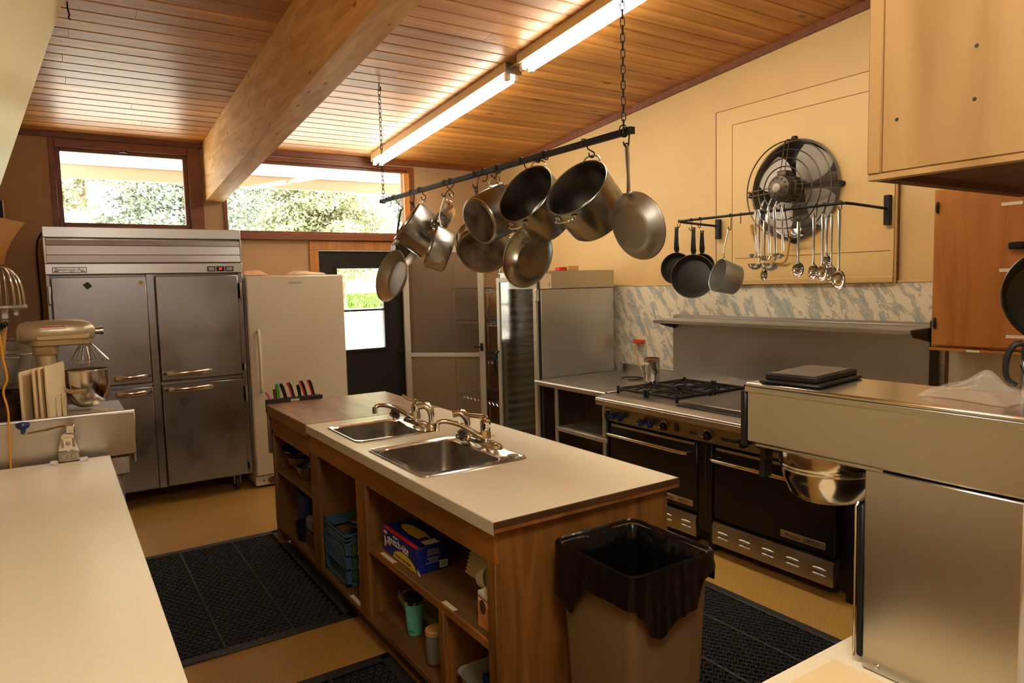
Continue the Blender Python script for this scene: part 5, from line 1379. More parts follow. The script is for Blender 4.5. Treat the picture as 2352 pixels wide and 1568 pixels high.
solo('s_hook', MB().tube([(RX - .017, 4.64, RZ - .010), (RX - .017, 4.64, RZ + .014), (RX, 4.64, RZ + .0185), (RX + .017, 4.64, RZ + .01), (RX + .017, 4.64, RZ - .03), (RX + .005, 4.64, RZ - .05), (RX - .012, 4.64, RZ - .045)], .0032, 7, cr=4), 'iron', 'empty black S-hook by the far chain of the pot rack', 'hook', (RX, 4.64, RZ), 'S-hooks on the pot rack')
solo('s_hook', MB().tube([(RX - .017, 3.33, RZ - .010), (RX - .017, 3.33, RZ + .014), (RX, 3.33, RZ + .0185), (RX + .017, 3.33, RZ + .01), (RX + .017, 3.33, RZ - .03), (RX + .005, 3.33, RZ - .05), (RX - .012, 3.33, RZ - .045)], .0032, 7, cr=4), 'iron', 'empty black S-hook above the pot with the blackened base', 'hook', (RX, 3.33, RZ), 'S-hooks on the pot rack')
# ------------------------------------------------------------------ range
rg = thing('gas_range', 'wide black and steel gas range with two ovens', 'range', (3.65, 2.79, 0))
Ya, Yb = 1.88, 3.69
part('carcass', MB().box(3.235, 4.12, Ya, Yb, .13, .80, .004), 'enamel', rg)
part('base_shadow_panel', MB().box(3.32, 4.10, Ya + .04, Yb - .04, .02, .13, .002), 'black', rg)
for yv in (Ya + .035, 2.80, Yb - .05):
    for x in (3.27, 4.05):
        part('leg', MB().box(x - .025, x + .025, yv - .025, yv + .025, 0, .13, .004), 'enamel', rg)
part('cooktop', MB().box(3.19, 4.12, Ya, Yb, .80, .862, .004), 'steel_dark', rg)
part('front_rail', MB().prism([(3.10, .848), (3.088, .835), (3.092, .80), (3.20, .775), (3.20, .862), (3.115, .856)], 1, Ya, Yb), 'steel_h', rg)
part('rail_roll', MB().cyl((3.103, Ya, .838), (3.103, Yb, .838), .014, n=16), 'chrome_soft', rg)
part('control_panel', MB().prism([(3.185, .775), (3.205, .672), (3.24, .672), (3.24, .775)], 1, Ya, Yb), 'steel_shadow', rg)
part('side_panel', MB().box(3.20, 4.12, Yb - .004, Yb + .002, .13, .862, .001), 'enamel', rg)
def dial(yv, big=True):
    k = part('knob', MB().lathe([(.032, 0), (.032, .004), (.024, .006), (.022, .028), (.018, .032), (0, .032)], 24, frame_of((3.196, yv, .720), (-1, 0, -.18))), 'black_plastic', rg)
    part('bezel', MB().torus((3.195, yv, .720), (-1, 0, -.18), .031, .0035, 24, 6), 'chrome_soft', k)
    part('pointer', MB().lathe([(.007, .032), (.006, .036), (0, .037)], 12, frame_of((3.192, yv + .010, .722), (-1, 0, -.18))), 'chrome_soft', k)
for yv in (3.69 - .02, 3.138, 2.783, 2.526): dial(yv)
def blue_knob(yv):
    m = MB()
    m.lathe([(.012, 0), (.012, .02), (.022, .022), (.023, .036), (.015, .04), (0, .04)], 20, frame_of((3.194, yv, .720), (-1, 0, -.18)))
    m.box(3.145, 3.157, yv - .007, yv + .007, .694, .746, .003).box(3.147, 3.16, yv - .028, yv + .028, .715, .727, .003)
    part('burner_knob', m, 'blue_knob', rg)
for yv in (3.605, 3.525, 3.32, 3.24): blue_knob(yv)
for yv in (2.90, 2.66, 2.59, 2.41, 2.33, 2.15, 2.05):
    part('panel_slot', MB().box(3.188, 3.198, yv - .028, yv + .028, .708, .724, .002), 'black_print', rg)
part('pilot_window', MB().box(3.185, 3.196, 3.02, 3.045, .705, .755, .001), 'black_print', rg)
def oven(y0, y1, plate):
    d = part('oven_door', MB().box(3.198, 3.236, y0, y1, .225, .662, .005), 'enamel', rg)
    part('vent_strip', MB().box(3.196, 3.21, y0 + .02, y1 - .02, .640, .656, .002), 'steel_h', d)
    part('handle', MB().tube([(3.198, y0 + .05, .59), (3.16, y0 + .055, .59), (3.15, y0 + .075, .59), (3.15, y1 - .04, .59), (3.16, y1 - .02, .59), (3.198, y1 - .015, .59)], .0125, 12), 'chrome_soft', d)
    p = part('name_plate', MB().box(3.195, 3.198, plate[0], plate[1], .254, .292, .001), 'steel_h', d)
    text('lettering', 'Montague', .028, 'black_print', p, (3.1945, plate[1] - .074, .272), FACE_X, .85)
    text('lettering', 'GRIZZLY', .026, 'black_print', p, (3.1945, plate[0] + .076, .272), FACE_X, .9)
    kp = part('kick_panel', MB().prism([(3.188, .075), (3.186, .180), (3.196, .205), (3.236, .21), (3.236, .075)], 1, y0, y1), 'steel_dark', rg)
    m = MB(); k = 5
    for i in range(k):
        yc = y0 + (y1 - y0) * (i + .5) / k
        for z in (.153, .122):
            m.lathe([(.040, 0), (.035, .006), (.02, .010), (0, .011)], 16, frame_of((3.187, yc, z), (-1, 0, 0)) @ Matrix.Diagonal((.22, 1, 1, 1)))
    parts('louver', m, 'steel_h', kp)
oven(2.872, 3.668, (2.905, 3.18))
oven(1.972, 2.745, (2.022, 2.285))
part('divider_post', MB().box(3.196, 3.236, 2.755, 2.862, .13, .668, .003), 'enamel', rg)
part('door_seam', MB().box(3.194, 3.198, 2.80, 2.806, .14, .66, .001), 'black_print', rg)
# grates, burners, griddle
gz_ = .862
def grate(xc, yc):
    g = part('burner_grate', MB().box(xc - .165, xc - .150, yc - .14, yc + .14, gz_ + .022, gz_ + .04, .003).box(xc + .150, xc + .165, yc - .14, yc + .14, gz_ + .022, gz_ + .04, .003).box(xc - .165, xc + .165, yc - .14, yc - .125, gz_ + .022, gz_ + .04, .003).box(xc - .165, xc + .165, yc + .125, yc + .14, gz_ + .022, gz_ + .04, .003), 'iron', rg)
    f = MB()
    for i in range(8):
        a = 2 * PI * i / 8 + .2
        e = (.165 if abs(math.cos(a)) > .75 else .14)
        f.tube([(xc + .045 * math.cos(a), yc + .045 * math.sin(a), gz_ + .044), (xc + e * .98 * math.cos(a), yc + e * .9 * math.sin(a), gz_ + .036)], .006, 6)
    f.torus((xc, yc, gz_ + .042), (0, 0, 1), .045, .006, 20, 6)
    for sx in (-1, 1):
        for sy in (-1, 1):
            f.box(xc + sx * .158 - .008, xc + sx * .158 + .008, yc + sy * .132 - .008, yc + sy * .132 + .008, gz_, gz_ + .052, .002)
    parts('grate_fingers', f, 'iron', g)
    part('burner_cap', MB().lathe([(.05, gz_), (.05, gz_ + .012), (.035, gz_ + .02), (0, gz_ + .02)], 20, Matrix.Translation((xc, yc, 0))), 'iron', rg)
for xc in (3.43, 3.78):
    for yc in (3.235, 3.525): grate(xc, yc)
part('griddle_plate', MB().box(3.235, 3.98, Ya + .02, 3.045, gz_, gz_ + .028, .003), 'steel_dark', rg)
parts('griddle_splash', MB().box(3.96, 3.985, Ya + .01, 3.06, gz_ + .02, gz_ + .06, .003).box(3.235, 3.985, Ya + .005, Ya + .02, gz_, gz_ + .06, .002), 'steel_dark', rg)
part('grease_trough', MB().box(3.195, 3.232, Ya + .02, 3.04, gz_, gz_ + .008, .002), 'black', rg)
part('rear_ledge', MB().box(3.98, 4.10, Ya, Yb, gz_, gz_ + .03, .004), 'steel_h', rg)
part('backguard', MB().box(4.10, 4.135, 1.975, 3.93, .80, 1.36, .004), 'steel_h', rg)
sh = part('high_shelf', MB().prism([(3.885, 1.338), (3.885, 1.318), (3.892, 1.315), (4.10, 1.325), (4.135, 1.325), (4.135, 1.372), (4.128, 1.372), (4.126, 1.345), (3.893, 1.343)], 1, 1.975, 3.93), 'steel_h', rg)
part('shelf_bracket', MB().prism([(3.90, 1.337), (4.135, 1.345), (4.135, 1.255), (3.90, 1.30)], 1, 1.965, 1.974), 'black', rg)
part('shelf_bracket', MB().prism([(3.90, 1.325), (4.135, 1.325), (4.135, 1.255), (3.95, 1.30)], 1, 3.90, 3.91), 'black', rg)
part('side_post', MB().box(4.09, 4.14, 1.945, 1.974, .80, 1.385, .003), 'black', rg)

# ------------------------------------------------------------------ work table, canister, whisk ring, outlet
wt = thing('work_table', 'stainless work table between the range and the holding cabinet', 'table', (3.7, 4.13, 0))
part('tabletop', MB().box(3.20, 4.15, 3.71, 4.565, .828, .868, .003), 'steel', wt)
part('bullnose', MB().cyl((3.205, 3.71, .853), (3.205, 4.57, .853), .0165, n=16), 'steel', wt)
part('upstand', MB().box(4.14, 4.17, 3.71, 4.565, .86, .925, .004), 'steel', wt)
for x, yv in ((3.235, 4.33), (3.235, 3.76), (4.1, 4.52), (4.1, 3.76)):
    part('leg', MB().cyl((x, yv, 0), (x, yv, .83), .0175, n=16), 'galv', wt)
part('undershelf', MB().box(3.215, 4.12, 3.72, 4.32, .495, .525, .003), 'galv', wt)
cn = thing('steel_canister', 'steel canister with a small label standing on the work table', 'canister', (3.82, 3.88, .869))
T0 = Matrix.Translation((3.82, 3.88, .8693))
part('wall', MB().lathe([(0, 0), (.057, 0), (.059, .003), (.059, .178), (.062, .181), (.059, .184), (.056, .181), (.056, .006), (0, .006)], 36, T0), 'chrome_soft', cn)
part('label_strip', MB().box(3.7595, 3.7608, 3.855, 3.915, 1.005, 1.018, 0), 'tape', cn)
part('red_band', MB().lathe([(.0592, .174), (.0602, .176), (.0592, .180)], 36, T0), 'orange_red', cn)
solo('ring_trivet', MB().torus((3.80, 4.08, .8745), (0, 0, 1), .082, .005, 40, 8, .4, 2 * PI - .5), 'iron', 'open black ring lying on the work table beside the canister', 'ring', (3.8, 4.08, .869))
ol = thing('wall_outlet', 'cream wall outlet on the marble pattern panel above the work table', 'outlet', (4.187, 4.36, 1.10))
part('plate', MB().box(4.182, 4.188, 4.31, 4.39, 1.05, 1.175, .002), 'white_plastic', ol)
pg = thing('power_plug', 'orange red plug in the wall outlet above the work table', 'plug', (4.17, 4.37, 1.12))
part('plug_body', MB().box(4.135, 4.181, 4.32, 4.43, 1.112, 1.145, .006), 'orange_red', pg)
part('cord', MB().tube([(4.15, 4.40, 1.115), (4.14, 4.405, 1.08), (4.13, 4.38, 1.03), (4.11, 4.34, .98), (4.10, 4.30, .92), (4.09, 4.26, .873)], .006, 8, cr=3), 'kraft', pg)

# ------------------------------------------------------------------ holding cabinet with clear door
hc = thing('holding_cabinet', 'tall stainless holding cabinet with a clear front door', 'cabinet', (3.65, 4.89, 0))
hx0, hx1, hy0, hy1 = 3.262, 4.06, 4.585, 5.20
part('near_side', MB().box(hx0 + .02, hx1, hy0, hy0 + .025, .10, 1.595, .003), 'steel', hc)
part('far_side', MB().box(hx0 + .02, hx1, hy1 - .025, hy1, .10, 1.745, .003), 'grey_alu', hc)
part('top_hood', MB().box(hx0 + .006, hx1 + .006, hy0 - .004, hy1, 1.598, 1.745, .004), 'steel', hc)
part('rear_panel', MB().box(hx1 - .02, hx1, hy0 + .025, hy1 - .025, .10, 1.595, .001), 'steel_dark', hc)
part('floor_panel', MB().box(hx0 + .02, hx1, hy0 + .025, hy1 - .025, .10, .14, .002), 'steel_dark', hc)
parts('front_jamb', MB().box(hx0 + .004, hx0 + .02, hy0 - .002, hy0 + .03, .10, 1.735, .002).box(hx0 + .004, hx0 + .02, hy1 - .03, hy1, .10, 1.735, .002), 'black', hc)
lm = None
for yv in (hy0 + .027, hy1 - .052):
    for i in range(19):
        z = .22 + i * .072
        if lm is None or True:
            o = part('runner', MB().prism([(yv, z), (yv + .025, z), (yv + .025, z + .004), (yv + .004, z + .004), (yv + .004, z + .03), (yv, z + .03)] if yv < 4.9 else [(yv, z), (yv + .025, z), (yv + .025, z + .03), (yv + .021, z + .03), (yv + .021, z + .004), (yv, z + .004)], 0, hx0 + .06, hx1 - .06), 'runner', hc, smooth=False)
dd = part('door_frame', MB().box(hx0 - .022, hx0 + .003, hy0 + .012, hy0 + .055, .12, 1.70, .003).box(hx0 - .022, hx0 + .003, hy1 - .048, hy1 - .005, .12, 1.70, .003).box(hx0 - .022, hx0 + .003, hy0 + .055, hy1 - .048, .12, .16, .003).box(hx0 - .022, hx0 + .003, hy0 + .055, hy1 - .048, 1.66, 1.70, .003), 'grey_alu', hc)
part('door_window', MB().sheet([[(hx0 - .012 - .012 * math.sin(PI * k / 12), hy0 + .05 + (hy1 - hy0 - .093) * k / 12, z) for k in range(13)] for z in (.155, .5, .9, 1.3, 1.665)], .003, (1, 0, 0)), 'clear', dd)
part('door_handle', MB().tube([(hx0 - .022, hy1 - .025, 1.06), (hx0 - .05, hy1 - .02, 1.04), (hx0 - .06, hy1 - .015, .98), (hx0 - .055, hy1 - .015, .90), (hx0 - .05, hy1 - .018, .86)], [.010, .013, .014, .012, .008], 8), 'black_plastic', dd)
parts('hinge', MB().box(hx0 - .026, hx0 + .012, hy0 + .002, hy0 + .02, 1.50, 1.60, .003).box(hx0 - .026, hx0 + .012, hy0 + .002, hy0 + .02, .24, .34, .003), 'chrome_soft', dd)
nt_ = part('notice', MB().box(hx0 - .0235, hx0 - .0225, hy0 + .16, hy0 + .28, .205, .275, 0), 'paper', dd)
g = part('gauge_plate', MB().box(3.275, 3.385, hy0 - .009, hy0 - .0045, 1.60, 1.72, .001), 'paper', hc)
part('gauge_mark', MB().box(3.36, 3.366, hy0 - .0105, hy0 - .0095, 1.622, 1.65, 0), 'black_print', g)
for x in (hx0 + .05, hx1 - .05):
    for yv in (hy0 + .05, hy1 - .05):
        part('caster', MB().cyl((x, yv - .014, .05), (x, yv + .014, .05), .05, n=20).box(x - .03, x + .03, yv - .02, yv + .02, .085, .10, .002), 'rubber', hc)
solo('small_carton', MB().box(3.52, 3.60, 4.64, 4.70, 1.7465, 1.775, .002), 'red', 'small red and white carton on top of the holding cabinet', 'carton', (3.56, 4.67, 1.746))
solo('small_carton', MB().box(3.63, 3.74, 4.66, 4.74, 1.7465, 1.785, .002), 'kraft', 'small tan carton beside the red one on top of the holding cabinet', 'carton', (3.68, 4.70, 1.746))
solo('thin_board', MB().box(3.29, 3.45, 4.75, 4.95, 1.7465, 1.76, .002), 'edge', 'thin brown board on the left end of the holding cabinet top', 'board', (3.37, 4.85, 1.746))

# ------------------------------------------------------------------ wire shelving behind
ws = thing('wire_shelving', 'wire shelving unit in the corner behind the screen door', 'shelving', (3.71, 5.97, 0))
for x in (3.58, 3.995):
    for yv in (5.65, 6.60):
        part('post', MB().cyl((x, yv, 0), (x, yv, 1.86), .0125, n=14), 'chrome_soft', ws)
for z in (.473, .888, 1.266, 1.60):
    f = MB()
    for za in (z, z - .028):
        f.tube([(3.58, 5.65, za), (3.995, 5.65, za), (3.995, 6.60, za), (3.58, 6.60, za)], .0035, 6, closed=True)
    part('shelf_rim', f, 'chrome_soft', ws)
    f = MB()
    for x in (3.58, 3.995):
        k = 26
        f.tube([(x, 5.65 + .95 * i / k, z - (.028 if i % 2 else 0)) for i in range(k + 1)], .0025, 5)
    k = 12
    for yv in (5.65, 6.60):
        f.tube([(3.58 + .415 * i / k, yv, z - (.028 if i % 2 else 0)) for i in range(k + 1)], .0025, 5)
    for i in range(20):
        yv = 5.67 + i * .047
        f.tube([(3.58, yv, z), (3.995, yv, z)], .002, 5)
    part('shelf_wire', f, 'chrome_soft', ws, kind='stuff')
for i, z in enumerate((.888, 1.266, 1.60, .473)):
    nm = ['second shelf from the bottom', 'third shelf from the bottom', 'top shelf', 'lowest shelf'][i]
    solo('sheet_tray', MB().box(3.60, 3.975, 5.68, 6.57, z + .0038, z + .014, .003), 'black', 'dark sheet tray covering the %s of the wire shelving' % nm, 'tray', (3.7, 5.97, z + .004), 'trays on the wire shelving')
def basket(z, label):
    t = thing('wire_basket', label, 'basket', (3.74, 5.93, z), 'baskets on the wire shelving')
    f = MB(); x0, x1, y0, y1 = 3.66, 3.94, 5.85, 6.27
    for k in range(6):
        zz = z + .004 + k * .024
        f.tube([(x0, y0, zz), (x1, y0, zz), (x1, y1, zz), (x0, y1, zz)], .002, 5, closed=True)
    part('ring_wire', f, 'steel_dark', t)
    f = MB()
    for i in range(9):
        yv = y0 + (y1 - y0) * i / 8
        f.tube([(x0, yv, z + .125), (x0, yv, z + .003), (x1, yv, z + .003), (x1, yv, z + .125)], .002, 5)
    part('cross_wire', f, 'steel_dark', t)
basket(.902, 'small wire basket on the second shelf of the wire shelving')
basket(1.280, 'small wire basket on the third shelf of the wire shelving')
basket(.487, 'small wire basket on the lowest shelf of the wire shelving')

# ------------------------------------------------------------------ fan panel on the right wall
PY0, PY1, PZ0, PZ1 = 2.215, 3.557, 1.598, 2.866
def plate_hole(xa, xb, y0, y1, z0, z1, cy, cz_, r, n=64):
    def sq_pt(a):
        c, s = math.cos(a), math.sin(a)
        k = min((y1 - cy) / c if c > 1e-9 else (y0 - cy) / c if c < -1e-9 else 1e9, (z1 - cz_) / s if s > 1e-9 else (z0 - cz_) / s if s < -1e-9 else 1e9)
        return cy + c * k, cz_ + s * k
    angs = sorted([2 * PI * i / n for i in range(n)] + [math.atan2(zz - cz_, yy - cy) % (2 * PI) for yy in (y0, y1) for zz in (z0, z1)])
    out = [sq_pt(a) for a in angs]; inn = [(cy + r * math.cos(a), cz_ + r * math.sin(a)) for a in angs]
    return MB().loft([[(xb, a, b) for a, b in out], [(xa, a, b) for a, b in out], [(xa, a, b) for a, b in inn], [(xb, a, b) for a, b in inn]])
fp = link('fan_panel', None); fp.location = (4.18, FY, FZ); tag(fp, kind='structure')
part('backing_board', plate_hole(4.178, 4.199, PY0, PY1, PZ0, PZ1, FY, FZ, FR), 'panel', fp, smooth=False)
part('face_board', plate_hole(4.166, 4.1775, PY0 + .012, 3.398, 1.64, 2.745, FY, FZ, FR), 'panel', fp, smooth=False)
part('lower_strip', MB().prism([(4.166, 1.640), (4.160, 1.632), (4.160, 1.602), (4.178, 1.602), (4.178, 1.64)], 1, PY0 + .012, 3.398), 'panel', fp, smooth=False)
part('joint_strip', MB().box(4.1645, 4.1668, PY0 + .03, 3.37, 1.788, 1.792, 0), 'seam_shade', fp)
parts('edge_shade_line', MB().box(4.1665, 4.1785, 3.3985, 3.404, 1.64, 2.745, 0).box(4.1665, 4.1785, PY0 + .012, 3.404, 2.7455, 2.750, 0).box(4.176, 4.1995, PY1, PY1 + .006, PZ0, PZ1, 0).box(4.176, 4.1995, PY0, PY1 + .006, PZ1, PZ1 + .004, 0).box(4.176, 4.1995, PY0 - .006, PY0, PZ0, PZ1, 0), 'seam_shade', fp)  # thin strips draw in the edge shade that flat lighting leaves out

fan = thing('exhaust_fan', 'round exhaust fan with wire guard set in the right wall', 'fan', (4.15, FY, FZ))
part('drum', MB().lathe([(FR + .012, -.02), (FR - .002, -.024), (FR - .010, .0), (FR - .012, .30), (FR + .0, .30)], 56, frame_of((4.17, FY, FZ), (1, 0, 0))), 'drum', fan)
for i in range(-1, 8):
    z = FZ - .27 + i * .09
    hw = math.sqrt(max(.012, .31 ** 2 - (z - FZ) ** 2))
    part('shutter_slat', MB().prism([(4.43, z - .052), (4.46, z + .052), (4.464, z + .050), (4.434, z - .054)], 1, FY - hw, FY + hw), 'drum', fan)
for i in range(4):
    a0 = R(35 + 90 * i)
    rows = []
    for j in range(7):
        t = j / 6; rad = .075 + .222 * t
        half = R(29) * (.6 + .5 * math.sin(PI * (.15 + .75 * t)))
        rows.append([(4.185 + .06 * (q - .5) * (1.1 - .4 * t), FY + rad * math.cos(a0 + half * (2 * q - 1)), FZ + rad * math.sin(a0 + half * (2 * q - 1))) for q in [k / 7 for k in range(8)]])
    part('blade', MB().sheet(rows, .003, (1, 0, 0)), 'blade', fan)
mo = part('motor', MB().lathe([(0, -.07), (.05, -.068), (.078, -.055), (.085, -.04), (.085, .10), (.07, .125), (.03, .13), (.03, .16), (0, .16)], 32, frame_of((4.04, FY, FZ + .005), (1, 0, 0))), 'motor', fan)
m = MB()
for i in range(12):
    a = 2 * PI * i / 12
    M0 = frame_of((3.978, FY, FZ + .005), (-1, 0, 0)) @ Matrix.Rotation(a, 4, 'Z')
    m.box(.034, .066, -.006, .006, -.004, .004, .001, M0)
parts('vent_slot', m, 'black_print', mo)
part('motor_cap', MB().lathe([(.03, 0), (.028, .010), (.012, .016), (0, .016)], 20, frame_of((3.972, FY, FZ + .005), (-1, 0, 0))), 'blade', mo)
m = MB()
for i in range(16):
    a = 2 * PI * i / 16
    m.tube([(4.06, FY + .086 * math.cos(a), FZ + .005 + .086 * math.sin(a)), (4.12, FY + .086 * math.cos(a), FZ + .005 + .086 * math.sin(a))], .006, 5)
parts('cooling_fin', m, 'motor', mo)
parts('junction_box', MB().box(4.02, 4.10, FY - .03, FY + .04, FZ + .08, FZ + .12, .006).box(4.03, 4.09, FY - .10, FY - .07, FZ - .05, FZ + .05, .004), 'motor', mo)
m = MB()
GX = 4.075
for r_ in (.315, .255, .20, .145):
    m.torus((GX - (.315 - r_) * .25, FY, FZ), (1, 0, 0), r_, .0042, 56, 6)
parts('guard_ring', m, 'mount_bronze', fan)
m = MB()
for a in (0, 90, 180, 270):
    for o_ in (-.016, .016):
        c, s = math.cos(R(a)), math.sin(R(a))
        m.tube([(4.165, FY + c * .335 - s * o_, FZ + s * .335 + c * o_), (GX + .02, FY + c * .325 - s * o_, FZ + s * .325 + c * o_), (GX, FY + c * .31 - s * o_, FZ + s * .31 + c * o_), (GX - .05, FY + c * .10 - s * o_, FZ + s * .10 + c * o_)], .0036, 6)
parts('guard_spoke', m, 'mount_bronze', fan)
for a in (0, 90, 180, 270):
    c, s = math.cos(R(a)), math.sin(R(a))
    part('mounting_foot', MB().cyl((4.166, FY + c * .338, FZ + s * .338), (4.135, FY + c * .338, FZ + s * .338), .017, .013, 16), 'iron', fan)
part('fan_cord', MB().tube([(4.12, FY + .0, FZ - .25), (4.12, FY + .02, FZ - .40), (4.14, FY + .06, FZ - .47), (4.15, FY + .16, FZ - .46), (4.155, FY + .27, FZ - .38), (4.155, FY + .33, FZ - .27), (4.155, FY + .345, FZ - .20)], .008, 8, cr=4), 'kraft', fan)

# ------------------------------------------------------------------ wall rail with pans and utensils
WX = 3.745
def wz(yv): return 2.060 - .004 * (3.53 - yv)
wl = thing('utensil_rail', 'bent black iron rail on the right wall holding pans and utensils', 'rail', (4.17, 2.9, 2.05))
part('rod', MB().tube([(4.165, 3.525, 2.035), (3.80, 3.535, 2.055), (3.757, 3.53, 2.06), (WX, 3.50, 2.06), (WX, 2.32, 2.055), (3.76, 2.285, 2.055), (3.80, 2.27, 2.052), (4.165, 2.258, 2.035)], .0085, 10), 'iron', wl)
part('mounting_plate', MB().box(4.135, 4.165, 3.495, 3.535, 1.94, 2.085, .003), 'iron', wl)
part('mounting_plate', MB().box(4.135, 4.165, 2.238, 2.275, 1.94, 2.115, .003), 'iron', wl)
def whook(yv, zb, what, dx=0, turn=0):
    z = 2.058
    c, s = math.cos(R(turn)), math.sin(R(turn))
    P = [(-.010, -.012), (-.011, .006), (0, .0125), (.011, .004), (.006, -.03), (.004, zb - z + .012), (-.004, zb - z), (-.014, zb - z + .006), (-.020, zb - z + .022)]
    solo('wire_hook', MB().tube([(WX + p * c, yv + p * s, z + q) for p, q in P], .0026, 6, cr=4), 'iron', 'thin wire hook on the wall rail ' + what, 'hook', (WX, yv, z), 'wire hooks on the wall rail')
def wallpan(yv, c, n, r, depth, hl, label, m, mi, hm, zt, what, rb=None, hoff=0):
    t = thing('frying_pan', label, 'pan', c, 'pans on the wall rail')
    M = frame_of(c, n); rb = rb or r * .82
    part('wall', MB().lathe([(r - .002, 0), (r + .002, .001), (r + .003, -.002), (rb + .008, -depth + .012), (rb, -depth), (0, -depth)], 44, M), m, t)
    part('inside', MB().lathe([(r - .002, 0), (rb + .004, -depth + .014), (rb - .006, -depth + .004), (rb - .010, -depth + .0055), (0, -depth + .0045)], 44, M), mi, t)
    part('rim', MB().torus(M @ Vector((0, 0, .0005)), n, r, .0018, 44, 6), 'chrome_soft', t)
    x0 = r - .002
    h = part('handle', MB().tube([(x0, 0, -.012), (x0 + .03, 0, -.006), (x0 + .06, 0, .003), (x0 + hl * .75, 0, .006), (x0 + hl, 0, .004)], [.012, .020, .0175, .0135, .014], 10, M=M, flat=(.55, 1), cr=3), hm, t)
    part('ferrule', MB().box(x0 - .004, x0 + .02, -.012, .012, -.018, -.004, .003, M), 'chrome_soft', h)
    part('hang_hole', MB().torus(M @ Vector((x0 + hl - .010, 0, .011)), M.to_3x3() @ Vector((0, 0, 1)), .0055, .0018, 14, 5), 'chrome_soft', h)
    tip = M @ Vector((x0 + hl - .006, 0, .006))
    whook(yv, tip.z, what)
wallpan(3.52, (3.735, 3.545, 1.728), (-.88, -.42, .08), .112, .04, .185, 'smaller black frying pan at the left end of the wall rail', 'nonstick', 'nonstick', 'black_plastic', 2.0, 'holding the smaller black pan')
wallpan(3.41, (3.87, 3.425, 1.742), (-.80, -.55, .05), .085, .035, .165, 'small black pan with a curved handle mostly hidden behind the big black pan', 'nonstick', 'nonstick', 'black_plastic', 1.98, 'holding the small hidden pan')
wallpan(3.33, (3.70, 3.355, 1.668), (-.84, -.52, .10), .150, .045, .19, 'large black frying pan in front of the smaller ones on the wall rail', 'nonstick', 'nonstick', 'black_plastic', 1.99, 'holding the large black pan')
sp_ = thing('saucepan', 'aluminium saucepan with a long handle hanging on the wall rail', 'pan', (3.68, 3.145, 1.665), 'pans on the wall rail')
M = frame_of((3.70, 3.14, 1.672), (-.88, .38, .28))
part('wall', MB().lathe([(.108, 0), (.112, .002), (.113, -.002), (.098, -.135), (.09, -.142), (0, -.142)], 44, M), 'alu', sp_)
part('inside', MB().lathe([(.108, 0), (.094, -.132), (.086, -.139), (0, -.139)], 44, M), 'alu', sp_)
part('handle', MB().tube([(.106, 0, -.02), (.13, 0, -.008), (.18, 0, .004), (.31, 0, .012)], [.012, .010, .009, .010], 8, M=M, flat=(.4, 1), cr=3), 'chrome_soft', sp_)
whook(3.072, (M @ Vector((.30, 0, .012))).z, 'holding the aluminium saucepan')
whook(2.99, 2.0, 'left empty right of the saucepan', turn=40)
def ladle(yv, zb, r, label, w=.0075, ang=-30, x=WX - .012):
    t = thing('ladle', label, 'ladle', (x, yv, 2.06), 'ladles on the wall rail')
    part('stem', MB().tube([(x + .018, yv, 2.058), (x + .010, yv, 2.074), (x - .004, yv, 2.073), (x - .008, yv, 2.05), (x, yv, 1.98), (x + .006, yv, zb + r * .9), (x + .002, yv, zb + r * .45)], [w * .7, w * .8, w, w, w, w, w], 8, flat=(1, .35) if False else (.35, 1)), 'chrome_soft', t)
    M0 = Matrix.Translation((x - r * .75, yv + .004, zb)) @ Matrix.Rotation(R(14), 4, 'Y')
    part('cup', MB().lathe([(0, -r * .62), (r * .45, -r * .55), (r * .82, -r * .28), (r, 0), (r + .0015, .0015), (r - .001, .001), (r * .79, -r * .26), (r * .42, -r * .52), (0, -r * .585)], 28, M0), 'chrome_soft', t)
ladle(2.865, 1.79, .026, 'smallest ladle at the left of the hanging ladles')
ladle(2.838, 1.725, .044, 'medium ladle hanging low at the left of the ladles', .009)
ladle(2.768, 1.772, .037, 'small ladle hanging high in the middle of the ladles')
ladle(2.725, 1.722, .058, 'largest ladle with the widest bowl on the wall rail', .010)
ladle(2.672, 1.782, .038, 'ladle at the right end of the group of ladles')
def spoon(yv, zt, zb, r, label, holes=False, cat='spoon', name='serving_spoon', w=.0095, sq_=1.35, x=WX - .008, slots=False):
    t = thing(name, label, cat, (x, yv, zt), 'spoons on the wall rail')
    part('handle', MB().tube([(x, yv, zt), (x, yv, zt - .03), (x, yv, zt - .09), (x, yv, (zt + zb) / 2), (x, yv, zb + r * sq_ + .02), (x - .002, yv, zb + r * sq_ - .004)], [w * .9, w * 1.25, w * .9, w * .7, w * .55, w * 1.1], 10, flat=(.3, 1) if False else (.32, 1)), 'chrome_soft', t)
    part('hang_loop', MB().torus((x, yv, zt - .008), (1, 0, 0), .007, .0025, 16, 6), 'chrome_soft', t)
    M0 = frame_of((x - .004, yv, zb), (-1, 0, .05)) @ Matrix.Diagonal((sq_, 1, 1, 1))
    b = part('bowl', MB().lathe([(r, 0), (r * .96, -.003), (r * .75, -.010), (r * .4, -.015), (0, -.016), (0, -.018), (r * .42, -.017), (r * .78, -.012), (r, -.002)], 28, M0), 'chrome_soft', t)
    if holes:
        m = MB()
        for i in range(-2, 3):
            for j in range(-2, 3):
                if i * i + j * j <= 5:
                    xs = x - .004 + .0155 * (1 - (i * i + j * j) * .09); m.cyl((xs - .0012, yv + j * r * .3, zb + i * r * .36), (xs + .004, yv + j * r * .3, zb + i * r * .36), .0027, n=8)
        parts('hole', m, 'black_print', b)
spoon(2.786, 2.00, 1.665, .024, 'small slotted spoon hanging below the ladles', True, x=WX - .03, sq_=1.5)
spoon(2.563, 1.975, 1.69, .040, 'perforated turner with squarish blade alone in mid rail', True, 'turner', 'perforated_turner', .011, 1.1)
